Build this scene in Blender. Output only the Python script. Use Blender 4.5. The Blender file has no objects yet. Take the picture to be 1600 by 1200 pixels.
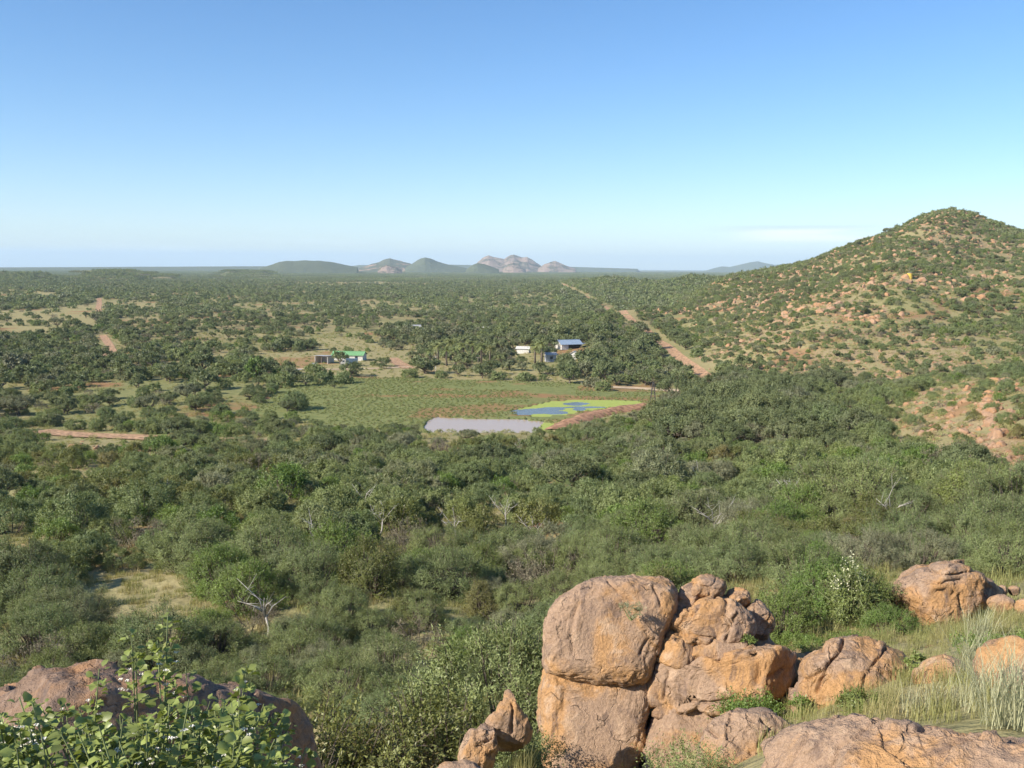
import bpy, math, random
import numpy as np
R = math.radians
rng = np.random.default_rng(7)
random.seed(7)
sc = bpy.context.scene
COL = sc.collection

# ------------------------------------------------------------------ camera, sky, sun, exposure
CAMZ, F, PITCH, ROLL = 34.0, 1500.0, 6.88, 0.27
cam = bpy.data.cameras.new('camera'); camo = bpy.data.objects.new('camera', cam); COL.objects.link(camo)
cam.lens = 36 * F / 1600; cam.sensor_width = 36
cam.clip_start = 0.1; cam.clip_end = 120000
from mathutils import Matrix, Vector
MR = Matrix.Rotation(R(90 - PITCH), 4, 'X') @ Matrix.Rotation(R(ROLL), 4, 'Z')
camo.matrix_world = Matrix.Translation((0, 0, CAMZ)) @ MR
sc.camera = camo
CR = np.array(MR.to_3x3())
SUN_EL, SUN_AZ = 33.0, -120.0          # azimuth measured from the view direction (+Y) towards +X
world = bpy.data.worlds.new('World'); sc.world = world; world.use_nodes = True
sun = bpy.data.lights.new('sun', 'SUN'); sun.energy = 4.4; sun.angle = R(0.53); sun.color = (1.0, 0.91, 0.78)
suno = bpy.data.objects.new('sun', sun); COL.objects.link(suno)
sdir = Vector((math.sin(R(SUN_AZ)) * math.cos(R(SUN_EL)), math.cos(R(SUN_AZ)) * math.cos(R(SUN_EL)), math.sin(R(SUN_EL))))
suno.rotation_euler = sdir.to_track_quat('Z', 'Y').to_euler()
sc.view_settings.view_transform = 'Standard'; sc.view_settings.look = 'None'
sc.view_settings.exposure = 0.9; sc.view_settings.gamma = 1.0; sc.view_settings.use_curve_mapping = False
sc.render.engine = 'CYCLES'
sc.cycles.max_bounces = 6; sc.cycles.diffuse_bounces = 3; sc.cycles.glossy_bounces = 2
sc.cycles.transmission_bounces = 3; sc.cycles.volume_bounces = 2; sc.cycles.transparent_max_bounces = 4
sc.cycles.caustics_reflective = False; sc.cycles.caustics_refractive = False
sc.cycles.use_denoising = True
sc.cycles.use_adaptive_sampling = True; sc.cycles.adaptive_threshold = 0.02

def nn(nt, t, **kw):
    n = nt.nodes.new(t)
    for k, v in kw.items():
        if k.startswith('i_'):
            n.inputs[k[2:].replace('_', ' ')].default_value = v
        else:
            setattr(n, k, v)
    return n
def lk(nt, a, b): nt.links.new(a, b)
def mathn(nt, op, a, b=None, c=None, clamp=False):
    n = nt.nodes.new('ShaderNodeMath'); n.operation = op; n.use_clamp = clamp
    for i, v in enumerate((a, b, c)):
        if v is None: continue
        if isinstance(v, (int, float)): n.inputs[i].default_value = v
        else: nt.links.new(v, n.inputs[i])
    return n.outputs[0]
def smooth(nt, v, a, b):
    n = nt.nodes.new('ShaderNodeMapRange'); n.interpolation_type = 'SMOOTHSTEP'
    n.inputs['From Min'].default_value = a; n.inputs['From Max'].default_value = b
    nt.links.new(v, n.inputs['Value']); return n.outputs[0]
def mixc(nt, f, a, b, mode='MIX'):
    n = nt.nodes.new('ShaderNodeMix'); n.data_type = 'RGBA'; n.blend_type = mode
    for s, v in ((0, f), (6, a), (7, b)):
        if isinstance(v, (int, float)): n.inputs[s].default_value = v
        elif isinstance(v, tuple): n.inputs[s].default_value = v if len(v) == 4 else (*v, 1)
        else: nt.links.new(v, n.inputs[s])
    return n.outputs[2]
def noise(nt, vec, scale, detail=3, rough=0.55, dist=0.0):
    n = nn(nt, 'ShaderNodeTexNoise'); n.inputs['Scale'].default_value = scale; n.inputs['Detail'].default_value = detail
    n.inputs['Roughness'].default_value = rough; n.inputs['Distortion'].default_value = dist
    if vec is not None: nt.links.new(vec, n.inputs['Vector'])
    return n.outputs['Fac']

# sky with a few thin cloud bands low over the horizon
nt = world.node_tree; nt.nodes.clear()
sky = nn(nt, 'ShaderNodeTexSky'); sky.sky_type = 'NISHITA'; sky.sun_disc = False
sky.sun_elevation = R(SUN_EL); sky.sun_rotation = R(SUN_AZ); sky.altitude = 1200
sky.air_density = 1.0; sky.dust_density = 0.6; sky.ozone_density = 3.0
tc = nn(nt, 'ShaderNodeTexCoord'); sp = nn(nt, 'ShaderNodeSeparateXYZ'); lk(nt, tc.outputs['Generated'], sp.inputs[0])
az = mathn(nt, 'ARCTAN2', sp.outputs['X'], sp.outputs['Y'])
el = mathn(nt, 'ARCSINE', sp.outputs['Z'])
cv = nn(nt, 'ShaderNodeCombineXYZ')
lk(nt, mathn(nt, 'MULTIPLY', az, 4.0), cv.inputs[0]); lk(nt, mathn(nt, 'MULTIPLY', el, 60.0), cv.inputs[1])
nz = noise(nt, cv.outputs[0], 1.6, 4, 0.6)
def band(e0, ew, a0, aw, lo, hi):
    e = mathn(nt, 'ABSOLUTE', mathn(nt, 'SUBTRACT', el, R(e0))); a = mathn(nt, 'ABSOLUTE', mathn(nt, 'SUBTRACT', az, R(a0)))
    fe = mathn(nt, 'SUBTRACT', 1.0, smooth(nt, e, R(ew) * 0.4, R(ew))); fa = mathn(nt, 'SUBTRACT', 1.0, smooth(nt, a, R(aw) * 0.3, R(aw)))
    return mathn(nt, 'MULTIPLY', mathn(nt, 'MULTIPLY', fe, fa), smooth(nt, nz, lo, hi))
white = band(1.9, 0.5, 17.6, 6.0, 0.30, 0.52)
white2 = band(0.9, 1.0, -2, 60, 0.5, 0.8)
grey = band(2.3, 0.25, 16.5, 6.5, 0.25, 0.5)
leftb = band(0.35, 0.75, -24, 24.0, 0.1, 0.35)
hs = nn(nt, 'ShaderNodeHueSaturation'); hs.inputs['Saturation'].default_value = 1.22; hs.inputs['Value'].default_value = 0.95; lk(nt, sky.outputs[0], hs.inputs['Color'])
c = mixc(nt, 1.0, hs.outputs[0], (0.99, 0.985, 1.02), 'MULTIPLY')
c = mixc(nt, mathn(nt, 'MULTIPLY', leftb, 0.75), c, (3.3, 4.9, 6.9))
c = mixc(nt, mathn(nt, 'MULTIPLY', grey, 0.7), c, (4.4, 5.4, 7.2))
c = mixc(nt, mathn(nt, 'MULTIPLY', white2, 0.3), c, (7.5, 8.3, 9.0))
c = mixc(nt, mathn(nt, 'MULTIPLY', white, 0.9), c, (7.6, 7.8, 7.9))
bg = nn(nt, 'ShaderNodeBackground'); bg.inputs[1].default_value = 0.1; lk(nt, c, bg.inputs[0])
wo = nn(nt, 'ShaderNodeOutputWorld'); lk(nt, bg.outputs[0], wo.inputs[0])

# ------------------------------------------------------------------ helpers
def ray(px, py):
    px = np.asarray(px, float); py = np.asarray(py, float)
    v = np.stack([(px - 800) / F, -(py - 600) / F, -np.ones_like(px + py)], -1)
    d = v @ CR.T
    return d / np.linalg.norm(d, axis=-1, keepdims=True)
def at(px, py, D):                      # point at horizontal distance D from the viewpoint
    d = ray(px, py); h = np.hypot(d[..., 0], d[..., 1])
    return np.array([0, 0, CAMZ]) + d * (np.asarray(D) / h)[..., None]
def proj(P):
    q = (np.asarray(P, float) - np.array([0, 0, CAMZ])) @ CR
    w = np.where(q[..., 2] < -1e-3, -q[..., 2], 1e-3)
    return 800 + F * q[..., 0] / w, 600 - F * q[..., 1] / w
def inpoly(x, y, poly):
    r = np.zeros(np.shape(x), bool); n = len(poly)
    for i in range(n):
        x0, y0 = poly[i]; x1, y1 = poly[(i + 1) % n]
        if y0 == y1: continue
        r ^= ((y0 > y) != (y1 > y)) & (x < (x1 - x0) * (y - y0) / (y1 - y0) + x0)
    return r
def segdist(x, y, pts):
    best = np.full(np.shape(x), 1e9)
    for (ax, ay), (bx, by) in zip(pts[:-1], pts[1:]):
        dx, dy = bx - ax, by - ay; t = np.clip(((x - ax) * dx + (y - ay) * dy) / (dx * dx + dy * dy + 1e-9), 0, 1)
        best = np.minimum(best, np.hypot(x - ax - t * dx, y - ay - t * dy))
    return best
def h3(i, j, k, s):
    n = (i * 374761393 + j * 668265263 + k * 2147483647 + s * 1274126177) & 0xffffffff
    n = ((n ^ (n >> 13)) * 1274126177) & 0xffffffff
    return ((n ^ (n >> 16)) & 0xffff) / 65535.0
def vn(P, s=0):
    P = np.asarray(P, float); I = np.floor(P).astype(np.int64); f = P - I; f = f * f * (3 - 2 * f); r = 0
    for a in (0, 1):
        for b in (0, 1):
            for c_ in (0, 1):
                w = (f[..., 0] if a else 1 - f[..., 0]) * (f[..., 1] if b else 1 - f[..., 1]) * (f[..., 2] if c_ else 1 - f[..., 2])
                r = r + w * h3(I[..., 0] + a, I[..., 1] + b, I[..., 2] + c_, s)
    return r * 2 - 1
def fbm(P, o=4, s=0, g=0.5):
    a, r, P = 1.0, 0, np.asarray(P, float)
    for k in range(o):
        r = r + a * vn(P, s + k); P = P * 2.03 + 11.7; a *= g
    return r
def fbm2(x, y, sc_, o=4, s=0):
    return fbm(np.stack([x / sc_, y / sc_, np.zeros_like(x) + s * 3.3], -1), o, s)
def sstep(v, a, b):
    t = np.clip((v - a) / (b - a), 0, 1); return t * t * (3 - 2 * t)

def mesh_np(name, V, faces, mats=(), smooth_=False, attrs=None, midx=None):
    V = np.asarray(V, np.float32); m = bpy.data.meshes.new(name)
    if isinstance(faces, np.ndarray):
        k = faces.shape[1]; nf = len(faces)
        m.vertices.add(len(V)); m.vertices.foreach_set('co', V.ravel())
        m.loops.add(nf * k); m.loops.foreach_set('vertex_index', faces.ravel().astype(np.int32))
        m.polygons.add(nf); m.polygons.foreach_set('loop_start', np.arange(0, nf * k, k, dtype=np.int32))
        m.polygons.foreach_set('loop_total', np.full(nf, k, np.int32)); m.update(calc_edges=True)
    else:
        m.from_pydata(V.tolist(), [], faces)
    for a in mats: m.materials.append(a)
    if midx is not None: m.polygons.foreach_set('material_index', np.asarray(midx, np.int32))
    if smooth_: m.polygons.foreach_set('use_smooth', np.ones(len(m.polygons), bool))
    for k, v in (attrs or {}).items():
        A = m.attributes.new(k, 'FLOAT', 'POINT'); A.data.foreach_set('value', np.asarray(v, np.float32))
    return m
def obj(name, mesh, loc=(0, 0, 0), parent=None, rot=None):
    o = bpy.data.objects.new(name, mesh); COL.objects.link(o); o.location = loc
    if rot is not None: o.rotation_euler = rot
    if parent is not None: o.parent = parent
    return o
def tag(o, label=None, cat=None, group=None, kind=None):
    if label: o['label'] = label
    if cat: o['category'] = cat
    if group: o['group'] = group
    if kind: o['kind'] = kind
    return o
def empty(name, loc, rz=0.0, s=1.0):
    o = bpy.data.objects.new(name, None); COL.objects.link(o); o.location = loc; o.rotation_euler = (0, 0, rz)
    o.scale = s if isinstance(s, tuple) else (s, s, s); o.empty_display_size = 0.3
    return o

class MB:                                # collects boxes, tubes and prisms into one mesh
    def __init__(s): s.v = []; s.f = []; s.n = 0
    def add(s, V, Fc):
        s.v.append(np.asarray(V, float)); s.f += [tuple(i + s.n for i in f) for f in Fc]; s.n += len(V); return s
    def box(s, c_, d, rz=0.0):
        x, y, z = np.array(d) / 2
        V = np.array([[a * x, b * y, e * z] for a in (-1, 1) for b in (-1, 1) for e in (-1, 1)])
        cr, sr = math.cos(rz), math.sin(rz); V = np.stack([V[:, 0] * cr - V[:, 1] * sr, V[:, 0] * sr + V[:, 1] * cr, V[:, 2]], -1) + np.array(c_)
        return s.add(V, [(0, 1, 3, 2), (4, 6, 7, 5), (0, 4, 5, 1), (2, 3, 7, 6), (0, 2, 6, 4), (1, 5, 7, 3)])
    def tube(s, P, r, n=5):
        P = [np.asarray(p, float) for p in P]; V = []
        rr = r if hasattr(r, '__len__') else [r] * len(P)
        for i, p in enumerate(P):
            t = P[min(i + 1, len(P) - 1)] - P[max(i - 1, 0)]; t /= np.linalg.norm(t) + 1e-9
            u = np.cross(t, [0.3, 0.2, 1] if abs(t[2]) < 0.9 else [1, 0.1, 0]); u /= np.linalg.norm(u); w = np.cross(t, u)
            for k in range(n):
                a = 2 * math.pi * k / n; V.append(p + rr[i] * (math.cos(a) * u + math.sin(a) * w))
        Fc = [(i * n + k, i * n + (k + 1) % n, (i + 1) * n + (k + 1) % n, (i + 1) * n + k) for i in range(len(P) - 1) for k in range(n)]
        Fc += [tuple(range(n))[::-1], tuple((len(P) - 1) * n + k for k in range(n))]
        return s.add(V, Fc)
    def prism(s, prof, y0, y1):          # profile in xz, extruded along y
        n = len(prof); V = [(x, y0, z) for x, z in prof] + [(x, y1, z) for x, z in prof]
        return s.add(V, [tuple(range(n))[::-1], tuple(range(n, 2 * n))] + [(i, (i + 1) % n, n + (i + 1) % n, n + i) for i in range(n)])
    def mesh(s, name, mat, smooth_=False):
        return mesh_np(name, np.concatenate(s.v), s.f, (mat,), smooth_)
    def build(s, name, mat, parent=None, loc=(0, 0, 0), smooth_=False):
        return obj(name, s.mesh(name, mat, smooth_), loc, parent)

# ------------------------------------------------------------------ materials
def newmat(name):
    m = bpy.data.materials.new(name); m.use_nodes = True; t = m.node_tree; t.nodes.clear()
    return m, t, nn(t, 'ShaderNodeOutputMaterial')
def plain(name, col, rough=0.8, metal=0.0, var=0.15, scale=3.0, bump=0.0):
    m, t, out = newmat(name); b = nn(t, 'ShaderNodeBsdfPrincipled'); tcx = nn(t, 'ShaderNodeTexCoord')
    n = noise(t, tcx.outputs['Object'], scale, 4)
    d = tuple(max(0, x * (1 - var * 1.6)) for x in col); l = tuple(min(1, x * (1 + var)) for x in col)
    lk(t, mixc(t, smooth(t, n, 0.3, 0.7), d, l), b.inputs['Base Color'])
    b.inputs['Roughness'].default_value = rough; b.inputs['Metallic'].default_value = metal; b.inputs['Specular IOR Level'].default_value = 0.25
    if bump:
        bp = nn(t, 'ShaderNodeBump'); bp.inputs['Strength'].default_value = bump; bp.inputs['Distance'].default_value = 0.05
        lk(t, n, bp.inputs['Height']); lk(t, bp.outputs[0], b.inputs['Normal'])
    lk(t, b.outputs[0], out.inputs[0]); return m
def leafmat(name, ca, cb, cc, trans=0.3, gloss=0.0):
    trans *= 0.75
    m, t, out = newmat(name); oi = nn(t, 'ShaderNodeObjectInfo'); at_ = nn(t, 'ShaderNodeAttribute'); at_.attribute_name = 'lv'
    wn = nn(t, 'ShaderNodeTexWhiteNoise'); wn.noise_dimensions = '1D'; lk(t, oi.outputs['Random'], wn.inputs['W'])
    c1 = mixc(t, oi.outputs['Random'], ca, cb)
    c2 = mixc(t, mathn(t, 'MULTIPLY', smooth(t, wn.outputs['Value'], 0.72, 1.0), 0.75), c1, cc)
    k = mathn(t, 'MULTIPLY_ADD', at_.outputs['Fac'], 0.8, 0.6)
    c3 = mixc(t, 1.0, c2, (0, 0, 0), 'MIX')
    vm = nn(t, 'ShaderNodeVectorMath'); vm.operation = 'SCALE'; lk(t, c2, vm.inputs[0]); lk(t, k, vm.inputs['Scale'])
    d = nn(t, 'ShaderNodeBsdfDiffuse'); lk(t, vm.outputs[0], d.inputs[0])
    tr = nn(t, 'ShaderNodeBsdfTranslucent')
    tcx = mixc(t, 1.0, vm.outputs[0], (1.15, 1.1, 0.55), 'MULTIPLY'); lk(t, tcx, tr.inputs[0])
    mx = nn(t, 'ShaderNodeMixShader'); mx.inputs[0].default_value = trans; lk(t, d.outputs[0], mx.inputs[1]); lk(t, tr.outputs[0], mx.inputs[2])
    o = mx.outputs[0]
    if gloss:
        g = nn(t, 'ShaderNodeBsdfGlossy'); g.inputs['Roughness'].default_value = 0.45; g.inputs[0].default_value = (0.8, 0.8, 0.8, 1)
        m2 = nn(t, 'ShaderNodeMixShader'); m2.inputs[0].default_value = gloss; lk(t, o, m2.inputs[1]); lk(t, g.outputs[0], m2.inputs[2]); o = m2.outputs[0]
    lk(t, o, out.inputs[0]); return m
M_THORN = leafmat('thorn_foliage', (0.175, 0.22, 0.095), (0.225, 0.26, 0.10), (0.27, 0.265, 0.17), 0.3, 0.02)
M_DARK = leafmat('tree_foliage', (0.14, 0.17, 0.078), (0.19, 0.215, 0.095), (0.22, 0.22, 0.14), 0.28, 0.02)
M_BRIGHT = leafmat('fresh_foliage', (0.14, 0.215, 0.05), (0.185, 0.25, 0.06), (0.22, 0.24, 0.08), 0.35, 0.03)
M_OLIVE = leafmat('olive_foliage', (0.16, 0.18, 0.055), (0.195, 0.205, 0.065), (0.26, 0.21, 0.09), 0.35, 0.03)
M_PALM = leafmat('palm_foliage', (0.20, 0.24, 0.09), (0.25, 0.27, 0.10), (0.28, 0.26, 0.12), 0.25, 0.04)
M_GRASS = leafmat('grass_blades', (0.34, 0.31, 0.14), (0.26, 0.28, 0.11), (0.42, 0.35, 0.20), 0.35)
M_MEADOW = leafmat('meadow_plants', (0.26, 0.30, 0.12), (0.29, 0.31, 0.13), (0.31, 0.28, 0.14), 0.3)
M_BARK = plain('bark', (0.16, 0.13, 0.10), 0.9, var=0.3, scale=14, bump=0.5)
M_DEAD = plain('bleached_wood', (0.47, 0.44, 0.39), 0.8, var=0.2, scale=9, bump=0.3)
M_STEM = plain('green_stem', (0.17, 0.20, 0.08), 0.7, var=0.25, scale=9)

def rockmat(name, pink, orange, pale, dark, sc_=1.0, micro=1.0):
    m, t, out = newmat(name); tcx = nn(t, 'ShaderNodeTexCoord'); b = nn(t, 'ShaderNodeBsdfPrincipled')
    oi = nn(t, 'ShaderNodeObjectInfo'); va = nn(t, 'ShaderNodeVectorMath'); va.operation = 'ADD'
    off = nn(t, 'ShaderNodeVectorMath'); off.operation = 'SCALE'; off.inputs[0].default_value = (17, 31, 23); lk(t, oi.outputs['Random'], off.inputs['Scale'])
    lk(t, tcx.outputs['Object'], va.inputs[0]); lk(t, off.outputs[0], va.inputs[1]); v = va.outputs[0]
    big = noise(t, v, 1.1 * sc_, 5, 0.62, 0.6); mid = noise(t, v, 3.7 * sc_, 5, 0.6, 0.4); fine = noise(t, v, 26 * sc_, 4, 0.7); grit = noise(t, v, 110 * sc_, 2, 0.6)
    c = mixc(t, smooth(t, big, 0.44, 0.60), pink, orange)
    c = mixc(t, mathn(t, 'MULTIPLY', smooth(t, mid, 0.54, 0.68), 0.75), c, pale)
    mp = nn(t, 'ShaderNodeMapping'); mp.inputs['Scale'].default_value = (1, 1, 0.22); lk(t, v, mp.inputs['Vector'])
    st = noise(t, mp.outputs[0], 4.5 * sc_, 4, 0.65, 0.8)
    c = mixc(t, mathn(t, 'MULTIPLY', smooth(t, st, 0.52, 0.68), 0.75), c, dark)
    vo = nn(t, 'ShaderNodeTexVoronoi'); vo.feature = 'DISTANCE_TO_EDGE'; vo.inputs['Scale'].default_value = 0.9 * sc_
    wv = nn(t, 'ShaderNodeVectorMath'); wv.operation = 'ADD'; nc = nn(t, 'ShaderNodeTexNoise'); nc.inputs['Scale'].default_value = 2.2 * sc_; nc.inputs['Detail'].default_value = 5
    lk(t, v, nc.inputs['Vector']); lk(t, v, wv.inputs[0]); lk(t, nc.outputs['Color'], wv.inputs[1]); lk(t, wv.outputs[0], vo.inputs['Vector'])
    crk = mathn(t, 'SUBTRACT', 1.0, smooth(t, vo.outputs['Distance'], 0.0, 0.022))
    crk = mathn(t, 'MULTIPLY', crk, smooth(t, mid, 0.42, 0.6))
    g = mathn(t, 'MULTIPLY_ADD', fine, 0.9, 0.55); g = mathn(t, 'MULTIPLY', g, mathn(t, 'MULTIPLY_ADD', grit, 0.6, 0.7))
    vm = nn(t, 'ShaderNodeVectorMath'); vm.operation = 'SCALE'; lk(t, c, vm.inputs[0]); lk(t, g, vm.inputs['Scale'])
    cf = mixc(t, mathn(t, 'MULTIPLY', crk, 0.2), vm.outputs[0], (0.10, 0.06, 0.04))
    lk(t, cf, b.inputs['Base Color']); b.inputs['Roughness'].default_value = 0.88; b.inputs['Specular IOR Level'].default_value = 0.2
    hgt = mathn(t, 'ADD', mathn(t, 'MULTIPLY', mid, 1.0), mathn(t, 'ADD', mathn(t, 'MULTIPLY', fine, 0.45), mathn(t, 'MULTIPLY', grit, 0.15)))
    hgt = mathn(t, 'SUBTRACT', hgt, mathn(t, 'MULTIPLY', crk, 0.45))
    bp = nn(t, 'ShaderNodeBump'); bp.inputs['Strength'].default_value = 0.9 * micro; bp.inputs['Distance'].default_value = 0.085 / sc_
    lk(t, hgt, bp.inputs['Height']); lk(t, bp.outputs[0], b.inputs['Normal']); lk(t, b.outputs[0], out.inputs[0]); return m
M_ROCK = rockmat('granite', (0.365, 0.25, 0.17), (0.45, 0.26, 0.12), (0.50, 0.355, 0.24), (0.17, 0.12, 0.095))
M_ROCKD = rockmat('lichened_shaded_granite', (0.25, 0.17, 0.12), (0.32, 0.185, 0.10), (0.36, 0.25, 0.18), (0.15, 0.115, 0.10), 2.2)  # lichened, and darkened so the slab's shade is in its colour
M_ROCKF = rockmat('hillside_granite', (0.36, 0.23, 0.145), (0.40, 0.225, 0.115), (0.44, 0.30, 0.20), (0.24, 0.165, 0.115), 0.5)

# ------------------------------------------------------------------ terrain surveyed from sight lines (px, py, distance)
CP = []
def cp(px, py, D):
    p = at(px, py, D); CP.append((math.atan2(p[0], p[1]), math.log(D), p[2]))
def cz(azd, D, z): CP.append((R(azd), math.log(D), z))
prof = [(1.2, 32.35), (3, 31.2), (6, 28.4), (10, 26.0), (15, 24.2), (25, 21.4), (40, 18.6), (60, 15.4), (85, 12.2), (120, 8.7), (150, 6.0), (190, 2.6), (225, 0.4), (270, 0.0)]
for a in (-65, -48, -34, -24, -14, -5):
    for D, z in prof: cz(a, D, z)
for a in (3,):
    for D, z in prof:
        if D > 20 or D < 2: cz(a, D, z)
for px in (520, 640): cp(px, 1200, 19)
for q in [(780, 1200, 10.5), (860, 1235, 12.0), (950, 1265, 11.5), (1010, 1265, 10.8), (1120, 1190, 10.2), (1000, 1290, 7), (800, 1330, 7), (1250, 1108, 11.5), (1350, 1092, 10.5), (1450, 1098, 9.6), (1580, 1092, 8.6),
          (1300, 1160, 7.2), (1450, 1170, 6.5), (1600, 1180, 6.2), (1250, 1260, 4.5), (1550, 1300, 3.6), (1350, 1010, 15), (1500, 1005, 13.5), (1590, 985, 15), (1350, 962, 20), (1470, 972, 19.5), (1590, 932, 21.5), (1590, 900, 27),
          (1000, 1000, 17.5), (1150, 985, 19), (1000, 960, 27), (1330, 903, 30), (1000, 880, 50), (1150, 870, 50), (1300, 850, 52), (1500, 835, 52), (1590, 805, 60),
          (1000, 800, 84), (1150, 780, 88), (1300, 760, 90), (1450, 750, 88), (1590, 735, 90), (1000, 700, 140), (1150, 690, 145), (1300, 680, 150), (1400, 655, 150), (1500, 625, 150), (1590, 602, 150), (1580, 690, 112), (1480, 690, 118),
          (1590, 597, 200), (1500, 600, 205), (1400, 612, 205), (1250, 605, 238), (1100, 600, 283), (1100, 650, 213), (1000, 655, 208), (1250, 640, 190), (1500, 592, 240), (1600, 575, 270), (1300, 592, 270), (1400, 590, 262),
          (1150, 565, 320), (1090, 560, 345), (1300, 540, 320), (1250, 520, 345), (1180, 530, 350), (1300, 478, 385), (1250, 485, 395), (1200, 500, 410), (1400, 520, 345), (1480, 540, 320), (1600, 540, 320),
          (1400, 432, 450), (1350, 455, 420), (1300, 443, 520), (1250, 455, 540), (1500, 438, 500), (1600, 455, 480), (1600, 500, 400), (1500, 490, 400), (1540, 375, 680), (1480, 400, 600),
          (1480, 329, 740), (1445, 336, 745), (1520, 336, 740), (1400, 361, 735), (1340, 378, 725), (1300, 395, 715), (1240, 424, 700), (1180, 436, 690), (1120, 440, 720), (1600, 366, 760), (1700, 392, 780), (1900, 420, 800),
          (1150, 470, 560), (1100, 460, 720), (1000, 480, 580), (1000, 520, 440), (1080, 520, 440), (1050, 440, 1350), (1080, 434, 1400), (1120, 440, 1300), (1000, 436, 1500), (1160, 440, 1200)]: cp(*q)
for a in (15, 20, 25, 30, 38): cz(a, 1150, 22); cz(a, 1700, 2)
for a in (36, 48, 65):
    for D, z in [(1.2, 32.35), (3, 31.8), (6, 31), (12, 29.5), (25, 26.5), (50, 21.5), (90, 17), (150, 15), (240, 10), (400, 14), (600, 35), (800, 45)]: cz(a, D, z)
for a in (-65, -45, -30, -20, -10, 0, 8):
    for D in (330, 450, 650, 1000, 1500): cz(a, D, 0.0 if a < 8 or D < 900 else 1.0)
for a in (-65, -30, -15, 0, 12, 20, 30, 45, 65):
    for D in (2500, 5000, 15000, 60000): cz(a, D, 0.0)
CPA = np.array(CP); SA, SV = 7.5, 2.0
cx = np.stack([CPA[:, 0] * SA, CPA[:, 1] * SV], -1)
kern = lambda r2: np.sqrt(r2 + 0.05)
K = kern(((cx[:, None] - cx[None]) ** 2).sum(-1)) + np.eye(len(cx)) * -0.015
Aug = np.block([[K, np.ones((len(cx), 1))], [np.ones((1, len(cx))), np.zeros((1, 1))]])
W = np.linalg.solve(Aug, np.append(CPA[:, 2], 0))

def gpt(px, py, z=0.0):                 # sight line to the level plain
    d = ray(px, py); t = (z - CAMZ) / d[..., 2]; return d[..., 0] * t, d[..., 1] * t
def gpoly(pts, z=0.0): return [tuple(float(q) for q in gpt(x, y, z)) for x, y in pts]
MUD = gpoly([(664, 668), (668, 657), (684, 651), (700, 653), (760, 654), (810, 655), (835, 657), (862, 661), (872, 664), (868, 669), (845, 674), (790, 680), (720, 683), (680, 680)])
ALG = gpoly([(800, 641), (830, 634), (862, 627), (905, 624), (955, 625), (1000, 627), (1004, 632), (960, 637), (915, 641), (885, 647), (850, 650), (810, 647)])
MEADOW = gpoly([(400, 632), (440, 600), (560, 586), (700, 592), (860, 596), (960, 600), (1050, 606), (1065, 622), (1015, 634), (930, 646), (880, 668), (860, 680), (660, 684), (560, 672), (470, 660), (400, 650)])
DAM = [tuple(float(v) for v in gpt(x, y)) for x, y in [(868, 672), (895, 660), (930, 649), (970, 641), (1015, 636), (1050, 634), (1085, 636)]]
HILLS = [(-22.6, 2600, 1.7, 420, 25), (-20.2, 2750, 1.0, 300, 12), (-15.4, 3600, 1.4, 500, 22), (-27.5, 2300, 2.4, 300, 17)]
def hbase(x, y):
    x = np.asarray(x, float); y = np.asarray(y, float); sh = x.shape; x = x.ravel(); y = y.ravel()
    D = np.maximum(np.hypot(x, y), 0.8); a = np.arctan2(x, y); o = np.zeros(len(x))
    for i in range(0, len(x), 20000):
        q = np.stack([a[i:i + 20000] * SA, np.log(D[i:i + 20000]) * SV], -1)
        o[i:i + 20000] = kern(((q[:, None] - cx[None]) ** 2).sum(-1)) @ W[:-1] + W[-1]
    return o.reshape(sh)
def hgt(x, y):
    x = np.asarray(x, float); y = np.asarray(y, float); b = hbase(x, y); D = np.hypot(x, y); a = np.degrees(np.arctan2(x, y))
    slope = sstep(b, 1.5, 8)
    n = fbm2(x, y, 9, 4, 3) * 0.45 * slope * sstep(D, 8, 40) + fbm2(x, y, 60, 4, 5) * 2.2 * sstep(b, 3, 14) * sstep(D, 100, 300) + fbm2(x, y, 1.6, 3, 9) * 0.05 * (D < 60)
    b = b + n
    for ha, hd, wa, wd, hh in HILLS:
        t = np.abs(a - ha) / wa
        b = b + hh * (1 - sstep(t, 0.55, 1.3)) * np.exp(-((D - hd) / wd) ** 2) * (1 + 0.15 * fbm2(x, y, 120, 3, 8))
    m = sstep(D, 175, 195) * (1 - sstep(D, 290, 330)) * (1 - sstep(a, 9, 12)) * sstep(a, -20, -14)
    b = b * (1 - m) + m * np.minimum(b, 0.02 + 0.06 * fbm2(x, y, 8, 3, 2))
    b = np.where(inpoly(x, y, MUD) | inpoly(x, y, ALG), -0.8, b)
    return b
NA, NR = 620, 560
azs = np.radians(np.concatenate([np.linspace(-62, -31, 50)[:-1], np.linspace(-31, 31, NA - 98), np.linspace(31, 62, 50)[1:]]))
NA = len(azs)
lowd = np.geomspace(0.9, 12, 60)[:-1]
dep = np.concatenate([np.linspace(0, 1, 260) ** 1.0]); midd = np.geomspace(12, 1000, 400); fard = np.geomspace(1000, 45000, 110)[1:]
ds = np.concatenate([lowd, midd, fard]); NR = len(ds)
AA, DD = np.meshgrid(azs, ds, indexing='ij'); TX, TY = np.sin(AA) * DD, np.cos(AA) * DD
TZ = hgt(TX, TY)
TZ = TZ - np.where(DD > 9000, (DD - 9000) * 0.0003, 0)
PXT, PYT = proj(np.stack([TX, TY, TZ], -1))
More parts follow.
